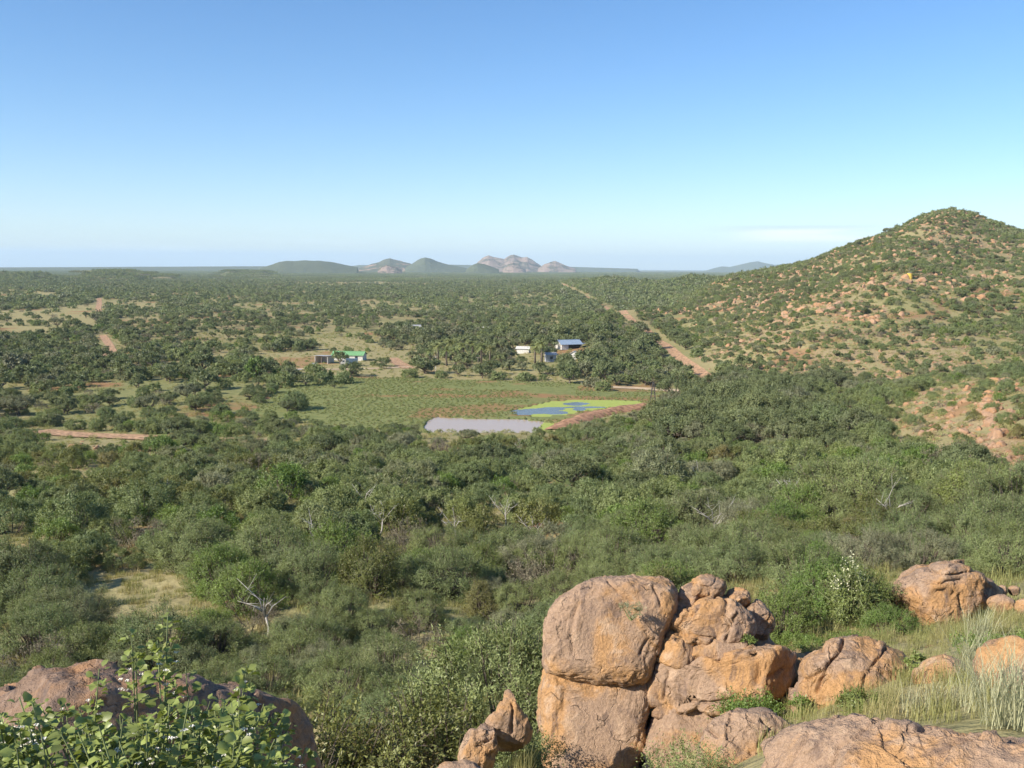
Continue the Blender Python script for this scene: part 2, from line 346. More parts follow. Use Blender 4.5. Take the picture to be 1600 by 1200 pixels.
# ground character, all of it real colour of the ground
jx, jy = PXT + 14 * fbm2(TX, TY, 12, 3, 21), PYT + 3 * fbm2(TX, TY, 12, 3, 22)
def soft(poly, x=jx, y=jy): return inpoly(x, y, poly).astype(float)
dry = np.clip(0.55 + 0.8 * fbm2(TX, TY, 45, 4, 31), 0, 1)
green = sstep(fbm2(TX, TY, 30, 3, 33), 0.0, 0.6) * 0.4
FIELDS = [[(-50, 448), (60, 455), (95, 458), (100, 466), (-50, 470)], [(-50, 486), (60, 484), (150, 474), (160, 492), (140, 512), (60, 508), (-50, 508)], [(200, 474), (260, 472), (250, 482), (190, 486)],
          [(480, 532), (560, 526), (600, 530), (590, 552), (560, 560), (500, 550)], [(370, 552), (640, 548), (700, 585), (640, 592), (480, 583), (400, 570)], [(560, 470), (590, 470), (590, 490), (565, 492)], [(450, 436), (680, 436), (670, 446), (460, 447)],
          [(-50, 508), (100, 512), (110, 525), (-50, 530)], [(480, 575), (900, 585), (950, 600), (700, 600), (480, 590)], [(-60, 840), (50, 840), (60, 880), (-60, 890)], [(130, 880), (290, 900), (290, 985), (110, 985)]]
for k, p in enumerate(FIELDS):
    s = soft(p); dry = np.maximum(dry, s); green = green * (1 - s)
mead = inpoly(TX + 2.5 * fbm2(TX, TY, 10, 3, 41), TY + 4 * fbm2(TX, TY, 10, 3, 42), MEADOW).astype(float)
leftgreen = soft([(60, 600), (400, 590), (430, 650), (300, 672), (120, 660), (20, 640)])
green = np.maximum(green, np.maximum(mead, leftgreen * 0.7)); dry = dry * (1 - mead)
red = sstep(fbm2(TX, TY, 25, 4, 51), 0.45, 0.8) * 0.8
redm = mead * sstep(fbm2(TX * 0.6, TY * 1.5, 14, 4, 52), 0.25, 0.6) * 0.8; red = np.maximum(red * (1 - mead), redm)
for p in [[(650, 640), (760, 630), (900, 632), (840, 640), (700, 650), (640, 652)], [(900, 600), (1050, 600), (1060, 612), (900, 612)], [(420, 560), (500, 556), (520, 572), (430, 575)], [(870, 545), (900, 543), (905, 552), (868, 556)]]:
    red = np.maximum(red, 0.6 * soft(p))
rocky = sstep(fbm2(TX, TY, 16, 4, 61) + 0.25, 0.1, 0.6) * soft([(1085, 560), (1130, 520), (1210, 478), (1290, 462), (1380, 478), (1480, 530), (1600, 570), (1640, 620), (1400, 610), (1330, 592), (1200, 590)]) * (DD > 250)
rocky = np.maximum(rocky, (DD > 330) * (TZ > 12) * sstep(fbm2(TX, TY, 45, 4, 62), 0.1, 0.5) * 0.8)
rocky = np.maximum(rocky, soft([(1380, 640), (1500, 590), (1660, 590), (1660, 800), (1500, 740), (1400, 700)]) * 0.8 * (DD < 220) * sstep(fbm2(TX, TY, 9, 3, 63), -0.3, 0.3))
rocky = np.maximum(rocky, (DD < 40) * sstep(fbm2(TX, TY, 3, 4, 64), 0.2, 0.6) * 0.9)
rocky = np.maximum(rocky, ((PXT > 1430) & (PXT < 1540) & (DD > 640) & (DD < 800) & (TZ > 60)) * 0.9)
far = sstep(DD, 1500, 4000)
idx = np.arange(NA * NR).reshape(NA, NR)
quads = np.stack([idx[:-1, :-1], idx[:-1, 1:], idx[1:, 1:], idx[1:, :-1]], -1).reshape(-1, 4)
mt, t, out = newmat('bushveld_ground')
g = nn(t, 'ShaderNodeNewGeometry'); P = g.outputs['Position']
def attr(n): a = nn(t, 'ShaderNodeAttribute'); a.attribute_name = n; return a.outputs['Fac']
n1, n2, n3 = noise(t, P, 0.5, 5, 0.65), noise(t, P, 3.0, 4, 0.65), noise(t, P, 0.05, 4, 0.6)
c = mixc(t, smooth(t, n1, 0.35, 0.65), (0.22, 0.20, 0.10), (0.30, 0.245, 0.13))
c = mixc(t, mathn(t, 'MULTIPLY', attr('dry'), 0.75), c, mixc(t, n1, (0.29, 0.26, 0.125), (0.38, 0.325, 0.17)))
c = mixc(t, attr('green'), c, mixc(t, smooth(t, n1, 0.35, 0.65), (0.165, 0.19, 0.075), (0.225, 0.235, 0.095)))
c = mixc(t, attr('red'), c, mixc(t, n1, (0.26, 0.13, 0.07), (0.36, 0.20, 0.11)))
c = mixc(t, attr('rocky'), c, mixc(t, smooth(t, n2, 0.35, 0.6), (0.20, 0.175, 0.09), (0.37, 0.275, 0.165)))
c = mixc(t, attr('far'), c, mixc(t, smooth(t, n3, 0.35, 0.65), (0.11, 0.125, 0.07), (0.16, 0.165, 0.095)))
vm = nn(t, 'ShaderNodeVectorMath'); vm.operation = 'SCALE'; lk(t, c, vm.inputs[0]); lk(t, mathn(t, 'MULTIPLY_ADD', n2, 0.7, 0.65), vm.inputs['Scale'])
b = nn(t, 'ShaderNodeBsdfDiffuse'); lk(t, vm.outputs[0], b.inputs[0]); bp = nn(t, 'ShaderNodeBump'); bp.inputs['Strength'].default_value = 0.8; bp.inputs['Distance'].default_value = 0.15
lk(t, mathn(t, 'ADD', n1, n2), bp.inputs['Height']); lk(t, bp.outputs[0], b.inputs['Normal']); lk(t, b.outputs[0], out.inputs[0])
terrain = obj('ground', mesh_np('ground', np.stack([TX, TY, TZ], -1).reshape(-1, 3), quads, (mt,), True,
              dict(dry=dry.ravel(), green=green.ravel(), red=red.ravel(), rocky=rocky.ravel(), far=far.ravel())))
tag(terrain, kind='structure')

def isect(px, py, dmin=3.0, dmax=4000.0):   # where a sight line meets the ground
    D = np.geomspace(dmin, dmax, 700); P_ = at(np.full(700, px, float), np.full(700, py, float), D)
    z = hgt(P_[:, 0], P_[:, 1]); k = np.argmax(P_[:, 2] < z)
    return P_[k if P_[k, 2] < z[k] else -1]
def gz(x, y): return float(hgt(np.array([x]), np.array([y]))[0])

# roads, tracks
M_ROAD = plain('red_dirt', (0.43, 0.265, 0.15), 0.95, var=0.3, scale=1.1)
M_TRACK = plain('pale_dirt', (0.50, 0.38, 0.25), 0.95, var=0.15, scale=0.4)
ROADS = []
def road(name, pts, w, mat, dz=0.12, dmin=60, wob=0.08):
    P_ = np.array([isect(x, y, dmin) for x, y in pts])[:, :2]
    t_ = np.concatenate([[0], np.cumsum(np.hypot(*np.diff(P_, axis=0).T))]); n = int(max(8, t_[-1] / 3)); s = np.linspace(0, t_[-1], n)
    C = np.stack([np.interp(s, t_, P_[:, 0]), np.interp(s, t_, P_[:, 1])], -1)
    for _ in range(4): C[1:-1] = (C[:-2] + 2 * C[1:-1] + C[2:]) / 4
    T = np.gradient(C, axis=0); T /= np.linalg.norm(T, axis=1, keepdims=True); N = np.stack([-T[:, 1], T[:, 0]], -1)
    cols = 7; V = []
    for j in range(cols):
        u = (j / (cols - 1) - 0.5) * w * (1 + wob * fbm2(s, s * 0 + j, 6, 3, 5)); q = C + N * u[:, None]
        V.append(np.stack([q[:, 0], q[:, 1], hgt(q[:, 0], q[:, 1]) + dz - (0.06 if j in (2, 4) else 0)], -1))
    V = np.stack(V, 1); ii = np.arange(n * cols).reshape(n, cols)
    Q = np.stack([ii[:-1, :-1], ii[1:, :-1], ii[1:, 1:], ii[:-1, 1:]], -1).reshape(-1, 4)
    tag(obj(name, mesh_np(name, V.reshape(-1, 3), Q, (mat,), True)), kind='structure')
    ROADS.append((C, w))
road('dirt_road', [(1125, 606), (1112, 597), (1090, 580), (1060, 558), (1035, 537), (1012, 516), (992, 505), (976, 492), (950, 482), (925, 468), (905, 459), (885, 447), (862, 434)], 4.2, M_ROAD)
road('dirt_track', [(155, 466), (155, 476), (153, 484), (156, 492)], 4.5, M_ROAD)
road('dirt_track', [(160, 524), (166, 532), (172, 542), (176, 550), (162, 560)], 3.6, M_ROAD)
road('dirt_road', [(60, 674), (100, 679), (150, 682), (200, 684), (240, 686), (300, 688), (372, 690), (420, 694)], 6.0, M_ROAD, dz=0.2)
road('dirt_track', [(955, 606), (1000, 607), (1040, 610), (1070, 613), (1110, 600)], 5, M_TRACK)
road('dirt_track', [(450, 577), (520, 578), (600, 576), (640, 574)], 3, M_TRACK)
road('dirt_track', [(612, 560), (622, 568), (640, 576)], 5, M_ROAD)
def roadclear(x, y, extra):
    r = np.zeros(np.shape(x), bool)
    for C, w in ROADS: r |= segdist(x, y, [tuple(p) for p in C[::3]] + [tuple(C[-1])]) < w / 2 + extra
    return r

# ponds
def watermat(name, deep, rough, algae=False):
    m, t, out = newmat(name); b = nn(t, 'ShaderNodeBsdfPrincipled'); b.inputs['Base Color'].default_value = (*deep, 1)
    b.inputs['Roughness'].default_value = rough; b.inputs['IOR'].default_value = 1.33; b.inputs['Specular IOR Level'].default_value = 0.2
    g = nn(t, 'ShaderNodeNewGeometry'); n = noise(t, g.outputs['Position'], 2.5, 3); bp = nn(t, 'ShaderNodeBump')
    bp.inputs['Strength'].default_value = 0.12; bp.inputs['Distance'].default_value = 0.02; lk(t, n, bp.inputs['Height']); lk(t, bp.outputs[0], b.inputs['Normal'])
    o = b.outputs[0]
    if algae:
        d = nn(t, 'ShaderNodeBsdfDiffuse'); lk(t, mixc(t, noise(t, g.outputs['Position'], 1.2, 4), (0.26, 0.32, 0.075), (0.40, 0.45, 0.14)), d.inputs[0])
        a = nn(t, 'ShaderNodeAttribute'); a.attribute_name = 'algae'; k = mathn(t, 'ADD', a.outputs['Fac'], mathn(t, 'MULTIPLY', mathn(t, 'SUBTRACT', noise(t, g.outputs['Position'], 0.45, 5, 0.65), 0.5), 0.9))
        mx = nn(t, 'ShaderNodeMixShader'); lk(t, smooth(t, k, 0.44, 0.52), mx.inputs[0]); lk(t, o, mx.inputs[1]); lk(t, d.outputs[0], mx.inputs[2]); o = mx.outputs[0]
    lk(t, o, out.inputs[0]); return m
def pond(name, poly, mat, fn=None):
    P_ = np.array(poly); x0, y0 = P_.min(0) - 2; x1, y1 = P_.max(0) + 2; nx, ny = 60, 60
    X, Y = np.meshgrid(np.linspace(x0, x1, nx), np.linspace(y0, y1, ny), indexing='ij'); c_ = P_.mean(0)
    big = [(c_[0] + (p[0] - c_[0]) * 1.06, c_[1] + (p[1] - c_[1]) * 1.06) for p in poly]
    ins = inpoly(X, Y, big); ii = np.arange(nx * ny).reshape(nx, ny)
    ok = ins[:-1, :-1] | ins[1:, :-1] | ins[1:, 1:] | ins[:-1, 1:]
    Q = np.stack([ii[:-1, :-1], ii[1:, :-1], ii[1:, 1:], ii[:-1, 1:]], -1)[ok]
    V = np.stack([X, Y, np.full_like(X, -0.16)], -1).reshape(-1, 3)
    at_ = fn(*proj(V)) if fn else np.zeros(len(V))
    tag(obj(name, mesh_np(name, V, Q, (mat,), False, dict(algae=at_))), kind='structure')
pond('pond_water', MUD, watermat('muddy_water', (0.42, 0.32, 0.235), 0.2, True), lambda x, y: np.where(x + (664 - y) * -1.0 > 845, 0.9, -0.5))
def algfn(x, y):
    v = np.full(len(x), 0.85)
    for ex, ey, rx, ry in [(830, 643, 30, 4.5), (862, 639, 22, 3), (808, 646, 20, 4), (900, 631, 24, 2.8), (915, 636.5, 34, 1.6), (870, 645, 20, 3), (905, 640, 12, 2)]:
        v -= 1.1 * np.exp(-(((x - ex) / rx) ** 2 + ((y - ey) / ry) ** 2) * 1.4)
    return v
pond('pond_water', ALG, watermat('algae_water', (0.13, 0.145, 0.14), 0.2, True), algfn)
# earth dam
dm = np.array(DAM); tt = np.linspace(0, len(dm) - 1, 60); C = np.stack([np.interp(tt, range(len(dm)), dm[:, k]) for k in (0, 1)], -1)
T = np.gradient(C, axis=0); T /= np.linalg.norm(T, axis=1, keepdims=True); N = np.stack([-T[:, 1], T[:, 0]], -1); V = []
for u, h in [(-3.2, -0.3), (-2.6, 0.2), (-1.5, 0.7), (-0.8, 0.95), (0.7, 0.95), (1.4, 0.6), (2.4, 0.15), (3.0, -0.3)]:
    q = C + N * (u + 0.4 * fbm2(tt * 4, tt * 0 + u, 3, 3, 3))[:, None]; e = np.minimum(1, np.minimum(tt, tt[-1] - tt) * 1.2)
    V.append(np.stack([q[:, 0], q[:, 1], np.maximum(0, 0) + h * (0.3 + 0.7 * e) + 0.15 * fbm2(q[:, 0], q[:, 1], 2, 3, 4)], -1))
V = np.stack(V, 1); ii = np.arange(60 * 8).reshape(60, 8)
dam = obj('earth_dam', mesh_np('earth_dam', V.reshape(-1, 3), np.stack([ii[:-1, :-1], ii[1:, :-1], ii[1:, 1:], ii[:-1, 1:]], -1).reshape(-1, 4), (plain('dam_soil', (0.36, 0.20, 0.115), 0.95, var=0.3, scale=0.8, bump=0.6),), True))
tag(dam, kind='structure')

# far hills and mountains: ridges with their own depth
def ridge(name, sky_px, D, depth, mat, seed, rough=0.12, base_drop=20):
    sx = np.array([p[0] for p in sky_px], float); sy = np.array([p[1] for p in sky_px], float)
    n, m_ = 120, 40; px = np.linspace(sx[0], sx[-1], n); py = np.interp(px, sx, sy)
    top = at(px, py, np.full(n, D)); V = []
    for j in range(m_):
        u = j / (m_ - 1) * 2 - 1; s = D + u * depth; q = top.copy(); q[:, :2] *= s / D
        hh = np.maximum(top[:, 2], 0) * (1 - np.abs(u) ** 1.5) * (1 if u < 0 else 1)
        nz_ = fbm(np.stack([q[:, 0] / depth * 3, q[:, 1] / depth * 3, np.zeros(n) + seed], -1), 5, seed, 0.6)
        q[:, 2] = hh * (1 + rough * nz_ * 4 * abs(u) * (1 - abs(u)) + 0.02 * nz_) - base_drop * abs(u) ** 3 - (base_drop if j in (0, m_ - 1) else 0); V.append(q)
    V = np.stack(V, 1); V[0, :, 2] -= base_drop; V[-1, :, 2] -= base_drop
    ii = np.arange(n * m_).reshape(n, m_); Q = np.stack([ii[:-1, :-1], ii[:-1, 1:], ii[1:, 1:], ii[1:, :-1]], -1).reshape(-1, 4)
    return tag(obj(name, mesh_np(name, V.reshape(-1, 3), Q, (mat,), True)), kind='structure')
def hillmat(name, ga, gb, rk, thr, s_):
    m, t, out = newmat(name); g = nn(t, 'ShaderNodeNewGeometry'); a = noise(t, g.outputs['Position'], s_, 6, 0.65); b_ = noise(t, g.outputs['Position'], s_ * 5, 4, 0.65)
    c = mixc(t, b_, ga, gb); c = mixc(t, smooth(t, mathn(t, 'ADD', a, mathn(t, 'MULTIPLY', b_, 0.3)), thr, thr + 0.08), c, rk)
    d = nn(t, 'ShaderNodeBsdfDiffuse'); lk(t, c, d.inputs[0]); bp = nn(t, 'ShaderNodeBump'); bp.inputs['Strength'].default_value = 0.9; bp.inputs['Distance'].default_value = 14
    lk(t, mathn(t, 'ADD', a, b_), bp.inputs['Height']); lk(t, bp.outputs[0], d.inputs['Normal']); lk(t, d.outputs[0], out.inputs[0]); return m
HG = hillmat('wooded_hill', (0.08, 0.10, 0.055), (0.13, 0.14, 0.08), (0.30, 0.22, 0.15), 0.82, 0.006)
HP = hillmat('granite_mountain', (0.09, 0.09, 0.06), (0.15, 0.13, 0.09), (0.31, 0.23, 0.18), 0.60, 0.007)
HM = hillmat('rocky_hill', (0.07, 0.09, 0.05), (0.14, 0.13, 0.08), (0.42, 0.28, 0.20), 0.70, 0.006)
ridge('flat_hill', [(405, 419), (425, 413), (436, 409), (448, 407.5), (460, 407.8), (475, 406.8), (490, 407.6), (502, 408), (520, 410), (535, 413), (560, 418)], 6200, 900, HG, 1)
ridge('rocky_hill', [(560, 419), (582, 412), (592, 410), (600, 406), (609, 404.5), (618, 407), (630, 409.5), (642, 412), (660, 418)], 7600, 700, HM, 2, 0.2)
ridge('rock_outcrop_hill', [(590, 421), (598, 416), (604, 414), (610, 415.5), (620, 417), (628, 421)], 5600, 250, HP, 3, 0.2)
ridge('conical_hill', [(632, 419), (646, 411), (656, 405), (664, 402.5), (672, 404), (684, 409), (700, 413.5), (730, 419)], 7300, 700, HG, 4, 0.15)
ridge('low_hill', [(728, 421), (740, 413), (746, 411), (754, 412.5), (766, 416), (780, 421)], 6000, 420, HG, 5)
ridge('granite_mountain', [(738, 419), (748, 409), (756, 402.5), (764, 399.5), (772, 402), (780, 403.5), (788, 405), (797, 399.5), (803, 397.8), (809, 400), (815, 402), (824, 401.5), (832, 406), (840, 412), (852, 419)], 8600, 900, HP, 6, 0.3)
ridge('low_hill', [(786, 421), (794, 412.5), (802, 410), (810, 413), (822, 421)], 6900, 300, HP, 7, 0.2)
ridge('rocky_hill', [(840, 420), (850, 413), (860, 409.5), (868, 408), (875, 411), (884, 415), (900, 420)], 8200, 500, HP, 8, 0.2)
ridge('plateau_hill', [(520, 419), (560, 414), (700, 413.5), (860, 416), (1000, 420)], 11000, 900, HG, 9, 0.05, 30)
ridge('blue_mountain', [(1095, 425), (1115, 419), (1128, 416), (1140, 417), (1155, 413.5), (1172, 409.5), (1184, 408), (1196, 411), (1210, 413.5), (1235, 412), (1260, 416), (1290, 424)], 14500, 1600, HG, 10, 0.1, 40)
ridge('far_ridge', [(-60, 424), (0, 418), (60, 417.5), (200, 417), (300, 416.5), (420, 416), (470, 422)], 9000, 900, HG, 11, 0.05, 30)

# haze
m, t, out = newmat('haze'); pv = nn(t, 'ShaderNodeVolumePrincipled'); pv.inputs['Color'].default_value = (0.68, 0.85, 1.0, 1); pv.inputs['Density'].default_value = 5.5e-5; pv.inputs['Anisotropy'].default_value = 0.0
lk(t, pv.outputs[0], out.inputs['Volume'])
hz = MB().box((0, 22000, 180), (84000, 50000, 880)).build('haze', m); tag(hz, kind='stuff')

# ------------------------------------------------------------------ plants
def leaves(pos, ax, ln, wd, rs, quad=False, outw=None):
    n = len(pos); ax = ax / (np.linalg.norm(ax, axis=1, keepdims=True) + 1e-9)
    s = np.cross(ax, rs.normal(size=(n, 3)) * (1 if outw is None else 0.5) + (0 if outw is None else outw)); s /= np.linalg.norm(s, axis=1, keepdims=True) + 1e-9
    L = (ln * rs.uniform(0.6, 1.3, n))[:, None]; Wd = (wd * rs.uniform(0.7, 1.3, n))[:, None]
    if quad:
        V = np.stack([pos, pos + ax * L * 0.5 + s * Wd / 2, pos + ax * L, pos + ax * L * 0.5 - s * Wd / 2], 1)
        return V.reshape(-1, 3), np.arange(4 * n).reshape(n, 4)
    V = np.stack([pos - s * Wd / 2, pos + s * Wd / 2, pos + ax * L], 1)
    return V.reshape(-1, 3), np.arange(3 * n).reshape(n, 3)
def crown_pts(rs, W_, H_, base, nc, shape):
    u = rs.normal(size=(nc * 3, 3)); u /= np.linalg.norm(u, axis=1, keepdims=True); u = u[u[:, 2] > (-0.35 if shape == 'dome' else -0.05)][:nc]
    r = rs.uniform(0.7, 0.95, len(u)) * (1 + 0.28 * fbm(u * 1.7 + rs.uniform(0, 50), 2, 3))
    p = u * r[:, None]
    hgt_ = H_ - base
    if shape == 'dome': z = base + hgt_ * (0.28 + 0.68 * np.sign(p[:, 2]) * np.abs(p[:, 2]) ** 0.85)
    else: z = base + hgt_ * (0.15 + 0.8 * (1 - (np.hypot(p[:, 0], p[:, 1])) ** 2 * 0.7) * rs.uniform(0.35, 1.0, len(u)))
    return np.stack([p[:, 0] * W_ / 2, p[:, 1] * W_ / 2, np.maximum(z, min(0.25, H_ * 0.08))], -1), u
def plant(seed, W_, H_, base, nc, ntw, nlf, leaf, shape='dome', twl=(0.28, 0.6), lw=0.42, wood=1, wr=0.05, spread=0.55, quad=False, stems=5):
    rs = np.random.default_rng(seed); C, U = crown_pts(rs, W_, H_, base, nc, shape); nc = len(C)
    n = nc * ntw; o = np.repeat(C, ntw, 0) + rs.normal(size=(n, 3)) * 0.13 * min(1, W_ / 3)
    d = np.repeat(U, ntw, 0) * spread + np.array([0, 0, 0.35]) + rs.normal(size=(n, 3)) * 0.62; d /= np.linalg.norm(d, axis=1, keepdims=True)
    L = rs.uniform(*twl, n) * np.repeat(rs.uniform(0.75, 1.25, nc), ntw)
    tt_ = rs.uniform(0.1, 1.0, (n, nlf)); pos = (o[:, None] + d[:, None] * (L[:, None] * tt_)[..., None]).reshape(-1, 3) + rs.normal(size=(n * nlf, 3)) * leaf * 0.4
    pos[:, 2] = np.maximum(pos[:, 2], 0.05)
    ax = np.repeat(d, nlf, 0) * 0.6 + rs.normal(size=(n * nlf, 3)) * 0.6
    V, Fq = leaves(pos, ax, leaf, leaf * lw, rs, quad, np.repeat(np.repeat(U * 1.2, ntw, 0) + d * 0.35 + [0, 0, 0.2], nlf, 0))
    lv = np.repeat(np.clip(np.repeat(np.repeat(rs.uniform(0, 1, nc), ntw) * 0.5 + rs.uniform(0, 0.25, n), nlf) + rs.uniform(0, 0.3, n * nlf), 0, 1), 4 if quad else 3)
    mb = MB()
    if wood:
        roots = [np.array([math.cos(a) * 0.12 * min(1, W_ / 2), math.sin(a) * 0.12 * min(1, W_ / 2), -0.4 * min(1, W_ / 2)]) for a in rs.uniform(0, 6.28, stems)]
        pick = C if wood > 1 else C[::3]
        if shape == 'tree':
            fork = np.array([rs.normal() * 0.15, rs.normal() * 0.15, base * 0.75]); mb.tube([(0, 0, -0.4), fork * 0.5 + rs.normal(size=3) * 0.05, fork], [wr * 2.6, wr * 2.1, wr * 1.9], 7); roots = [fork]
        for k, p in enumerate(pick):
            r0 = roots[k % len(roots)]; mid_ = (r0 * 0.45 + p * 0.55) + np.array([0, 0, -0.12 * np.linalg.norm(p - r0)]) + rs.normal(size=3) * 0.1 * min(1, W_ / 3)
            mb.tube([r0, mid_, p, p + (p - mid_) * 0.3], [wr, wr * 0.6, wr * 0.3, wr * 0.1], 4)
        if wood > 1:
            for k in rs.choice(n, min(n, 300), False): mb.tube([o[k], o[k] + d[k] * L[k]], [0.012, 0.004], 3)
    return V, Fq, lv, mb
class Proto: pass
PROT = []; pcol = bpy.data.collections.new('plant_forms')
def proto(kind, lod, leafm, *a, **k):
    V, Fq, lv, mb = plant(*a, **k); p = Proto(); p.kind, p.lod, p.H, p.W = kind, lod, a[2], a[1]; p.crown = p.trunk = None
    if lod < 2: p.crown = mesh_np('crown', V, Fq, (leafm,), False, dict(lv=lv)); p.trunk = mb.mesh('trunk', M_BARK, True) if mb.n else None
    q = Fq.shape[1]
    if mb.n:
        VV = np.concatenate([V] + mb.v); fs = [tuple(f) for f in Fq.tolist()] + [tuple(i + len(V) for i in f) for f in mb.f]
        me = mesh_np('bush_form', VV, fs, (leafm, M_BARK), False, dict(lv=np.concatenate([lv, np.full(mb.n, 0.5)])), [0] * len(Fq) + [1] * len(mb.f))
    else: me = mesh_np('bush_form', V, Fq, (leafm,), False, dict(lv=lv))
    p.idx = len(PROT); o = bpy.data.objects.new('form_%03d' % p.idx, me); pcol.objects.link(o); p.full = me; PROT.append(p); return p
s0 = 100
for i in range(5): proto('thorn', 0, M_THORN, s0 + i, rng.uniform(4.4, 5.8), rng.uniform(2.6, 3.4), 0.3, 95, 40, 11, 0.085, 'dome', wood=2, lw=0.34)
for i in range(2): proto('fresh', 0, M_BRIGHT, 120 + i, 4.0, 3.0, 0.2, 90, 26, 11, 0.08, 'dome', wood=2, lw=0.5, twl=(0.3, 0.6))
for i in range(2): proto('olive', 0, M_OLIVE, 130 + i, 3.6, 3.1, 0.2, 85, 28, 11, 0.075, 'dome', wood=2, lw=0.55, twl=(0.3, 0.65))
for i in range(3): proto('tree', 0, M_DARK, 140 + i, rng.uniform(5.5, 6.8), rng.uniform(4.0, 4.8), 1.5, 100, 28, 9, 0.11, 'tree', wood=2, wr=0.08)
for i in range(6): proto('thorn', 1, M_THORN, 200 + i, rng.uniform(4.2, 5.8), rng.uniform(2.4, 3.3), 0.3, 70, 22, 8, 0.17, 'dome', wood=1, lw=0.42)
for i in range(2): proto('fresh', 1, M_BRIGHT, 220 + i, 4.0, 2.9, 0.2, 60, 14, 7, 0.16, 'dome', wood=1, lw=0.5)
for i in range(2): proto('olive', 1, M_OLIVE, 230 + i, 3.8, 2.8, 0.2, 60, 14, 7, 0.16, 'dome', wood=1, lw=0.5)
for i in range(5): proto('tree', 1, M_DARK, 240 + i, rng.uniform(5.5, 7.5), rng.uniform(3.9, 4.8), 1.4, 80, 20, 8, 0.2, 'tree', wood=1, wr=0.09)
for i in range(4): proto('thorn', 2, M_THORN, 300 + i, rng.uniform(4.2, 5.8), rng.uniform(2.4, 3.3), 0.2, 46, 7, 6, 0.40, 'dome', wood=0, lw=0.6)
for i in range(1): proto('fresh', 2, M_BRIGHT, 320 + i, 4.0, 2.9, 0.2, 38, 5, 5, 0.42, 'dome', wood=0, lw=0.6)
for i in range(1): proto('olive', 2, M_OLIVE, 330 + i, 3.8, 2.8, 0.2, 38, 5, 5, 0.42, 'dome', wood=0, lw=0.6)
for i in range(4): proto('tree', 2, M_DARK, 340 + i, rng.uniform(5.5, 7.5), rng.uniform(3.8, 4.8), 1.1, 42, 6, 6, 0.48, 'tree', wood=1, wr=0.1, lw=0.6)
for i in range(3): proto('thorn', 3, M_THORN, 400 + i, 5.5, 3.0, 0.1, 24, 2, 4, 1.0, 'dome', wood=0, lw=0.75)
for i in range(3): proto('tree', 3, M_DARK, 420 + i, 6.5, 4.2, 0.6, 26, 2, 4, 1.1, 'tree', wood=0, lw=0.75)
proto('dry', 2, leafmat('dry_foliage', (0.21, 0.19, 0.13), (0.25, 0.22, 0.15), (0.27, 0.24, 0.18), 0.2), 500, 3.6, 2.5, 0.2, 30, 6, 5, 0.3, 'dome', wood=1, lw=0.4)
proto('dry', 1, bpy.data.materials['dry_foliage'], 501, 4.2, 2.6, 0.2, 40, 12, 5, 0.16, 'dome', wood=2, lw=0.3)
proto('lowdry', 1, M_GRASS, 511, 1.2, 0.5, 0.0, 9, 8, 4, 0.2, 'dome', wood=0, twl=(0.15, 0.35), lw=0.25)
proto('low', 1, M_MEADOW, 510, 1.1, 0.45, 0.0, 10, 8, 4, 0.16, 'dome', wood=0, twl=(0.1, 0.3), lw=0.6)
# thicket forms for the far plain
for i in range(3):
    rs = np.random.default_rng(600 + i); Vs, ls = [], []
    for b_ in range(62):
        pr = PROT[rng.integers(0, 1)]; V, Fq, lv, mb = plant(700 + i * 50 + b_, rs.uniform(3.5, 6.5), rs.uniform(2.4, 4.4), 0.1, 13, 1, 4, 1.2, 'dome', wood=0, lw=0.8)
        Vs.append(V + np.array([rs.uniform(-32, 32), rs.uniform(-32, 32), 0])); ls.append(lv)
    V = np.concatenate(Vs); p = Proto(); p.kind, p.lod, p.idx, p.W, p.H = 'thicket', 4, len(PROT), 60, 4
    o = bpy.data.objects.new('form_%03d' % p.idx, mesh_np('thicket_form', V, np.arange(len(V)).reshape(-1, 3), (M_DARK if i < 2 else M_THORN,), False, dict(lv=np.concatenate(ls)))); pcol.objects.link(o); PROT.append(p)
BYK = {}
for p in PROT: BYK.setdefault((p.kind, p.lod), []).append(p)

# candidate positions on jittered rings
def rings(d0, d1, cell, a0=-33, a1=33):
    P_ = []; D = d0
    while D < d1:
        n = max(1, int(R(a1 - a0) * D / cell)); a = R(a0) + (np.arange(n) + rng.uniform(0, 1) + rng.uniform(-0.42, 0.42, n)) / n * R(a1 - a0); d = D + rng.uniform(-0.45, 0.45, n) * cell
        P_.append(np.stack([np.sin(a) * d, np.cos(a) * d], -1)); D += cell
    return np.concatenate(P_)
nonhill = np.concatenate([rings(17, 40, 2.2), rings(40, 60, 3.0), rings(60, 130, 3.4), rings(130, 230, 4.0), rings(230, 520, 4.9), rings(520, 1000, 5.8), rings(1000, 2400, 6.2)])
hl = rings(240, 900, 3.3, 6, 33)
hz_ = lambda q: (hgt(q[:, 0], q[:, 1]) > 4) & (np.hypot(q[:, 0], q[:, 1]) > 240) & (np.hypot(q[:, 0], q[:, 1]) < 900) & (np.arctan2(q[:, 0], q[:, 1]) > R(6))
cand = np.concatenate([nonhill[~hz_(nonhill)], hl[hz_(hl)]])
X, Y = cand.T; Z = hgt(X, Y); D = np.hypot(X, Y); px, py = proj(np.stack([X, Y, Z], -1)); azd = np.degrees(np.arctan2(X, Y)); u = rng.uniform(0, 1, len(X))
dens = np.full(len(X), 0.93); size = np.ones(len(X))
lowf = fbm2(X, Y, 90, 4, 71); openf = fbm2(X, Y, 28, 3, 72)
dens *= np.where((D > 60), 1 - 0.55 * sstep(openf, 0.15, 0.6), 1 - 0.75 * sstep(openf, 0.45, 0.7))
dens *= np.where(D > 260, 1 - 0.6 * sstep(lowf + 0.5 * openf, 0.0, 0.5) * (px < 850) * (D < 1400), 1)
def reg(poly): return inpoly(px, py, poly)
for p in FIELDS: k = reg(p); dens = np.where(k, 0.07, dens)
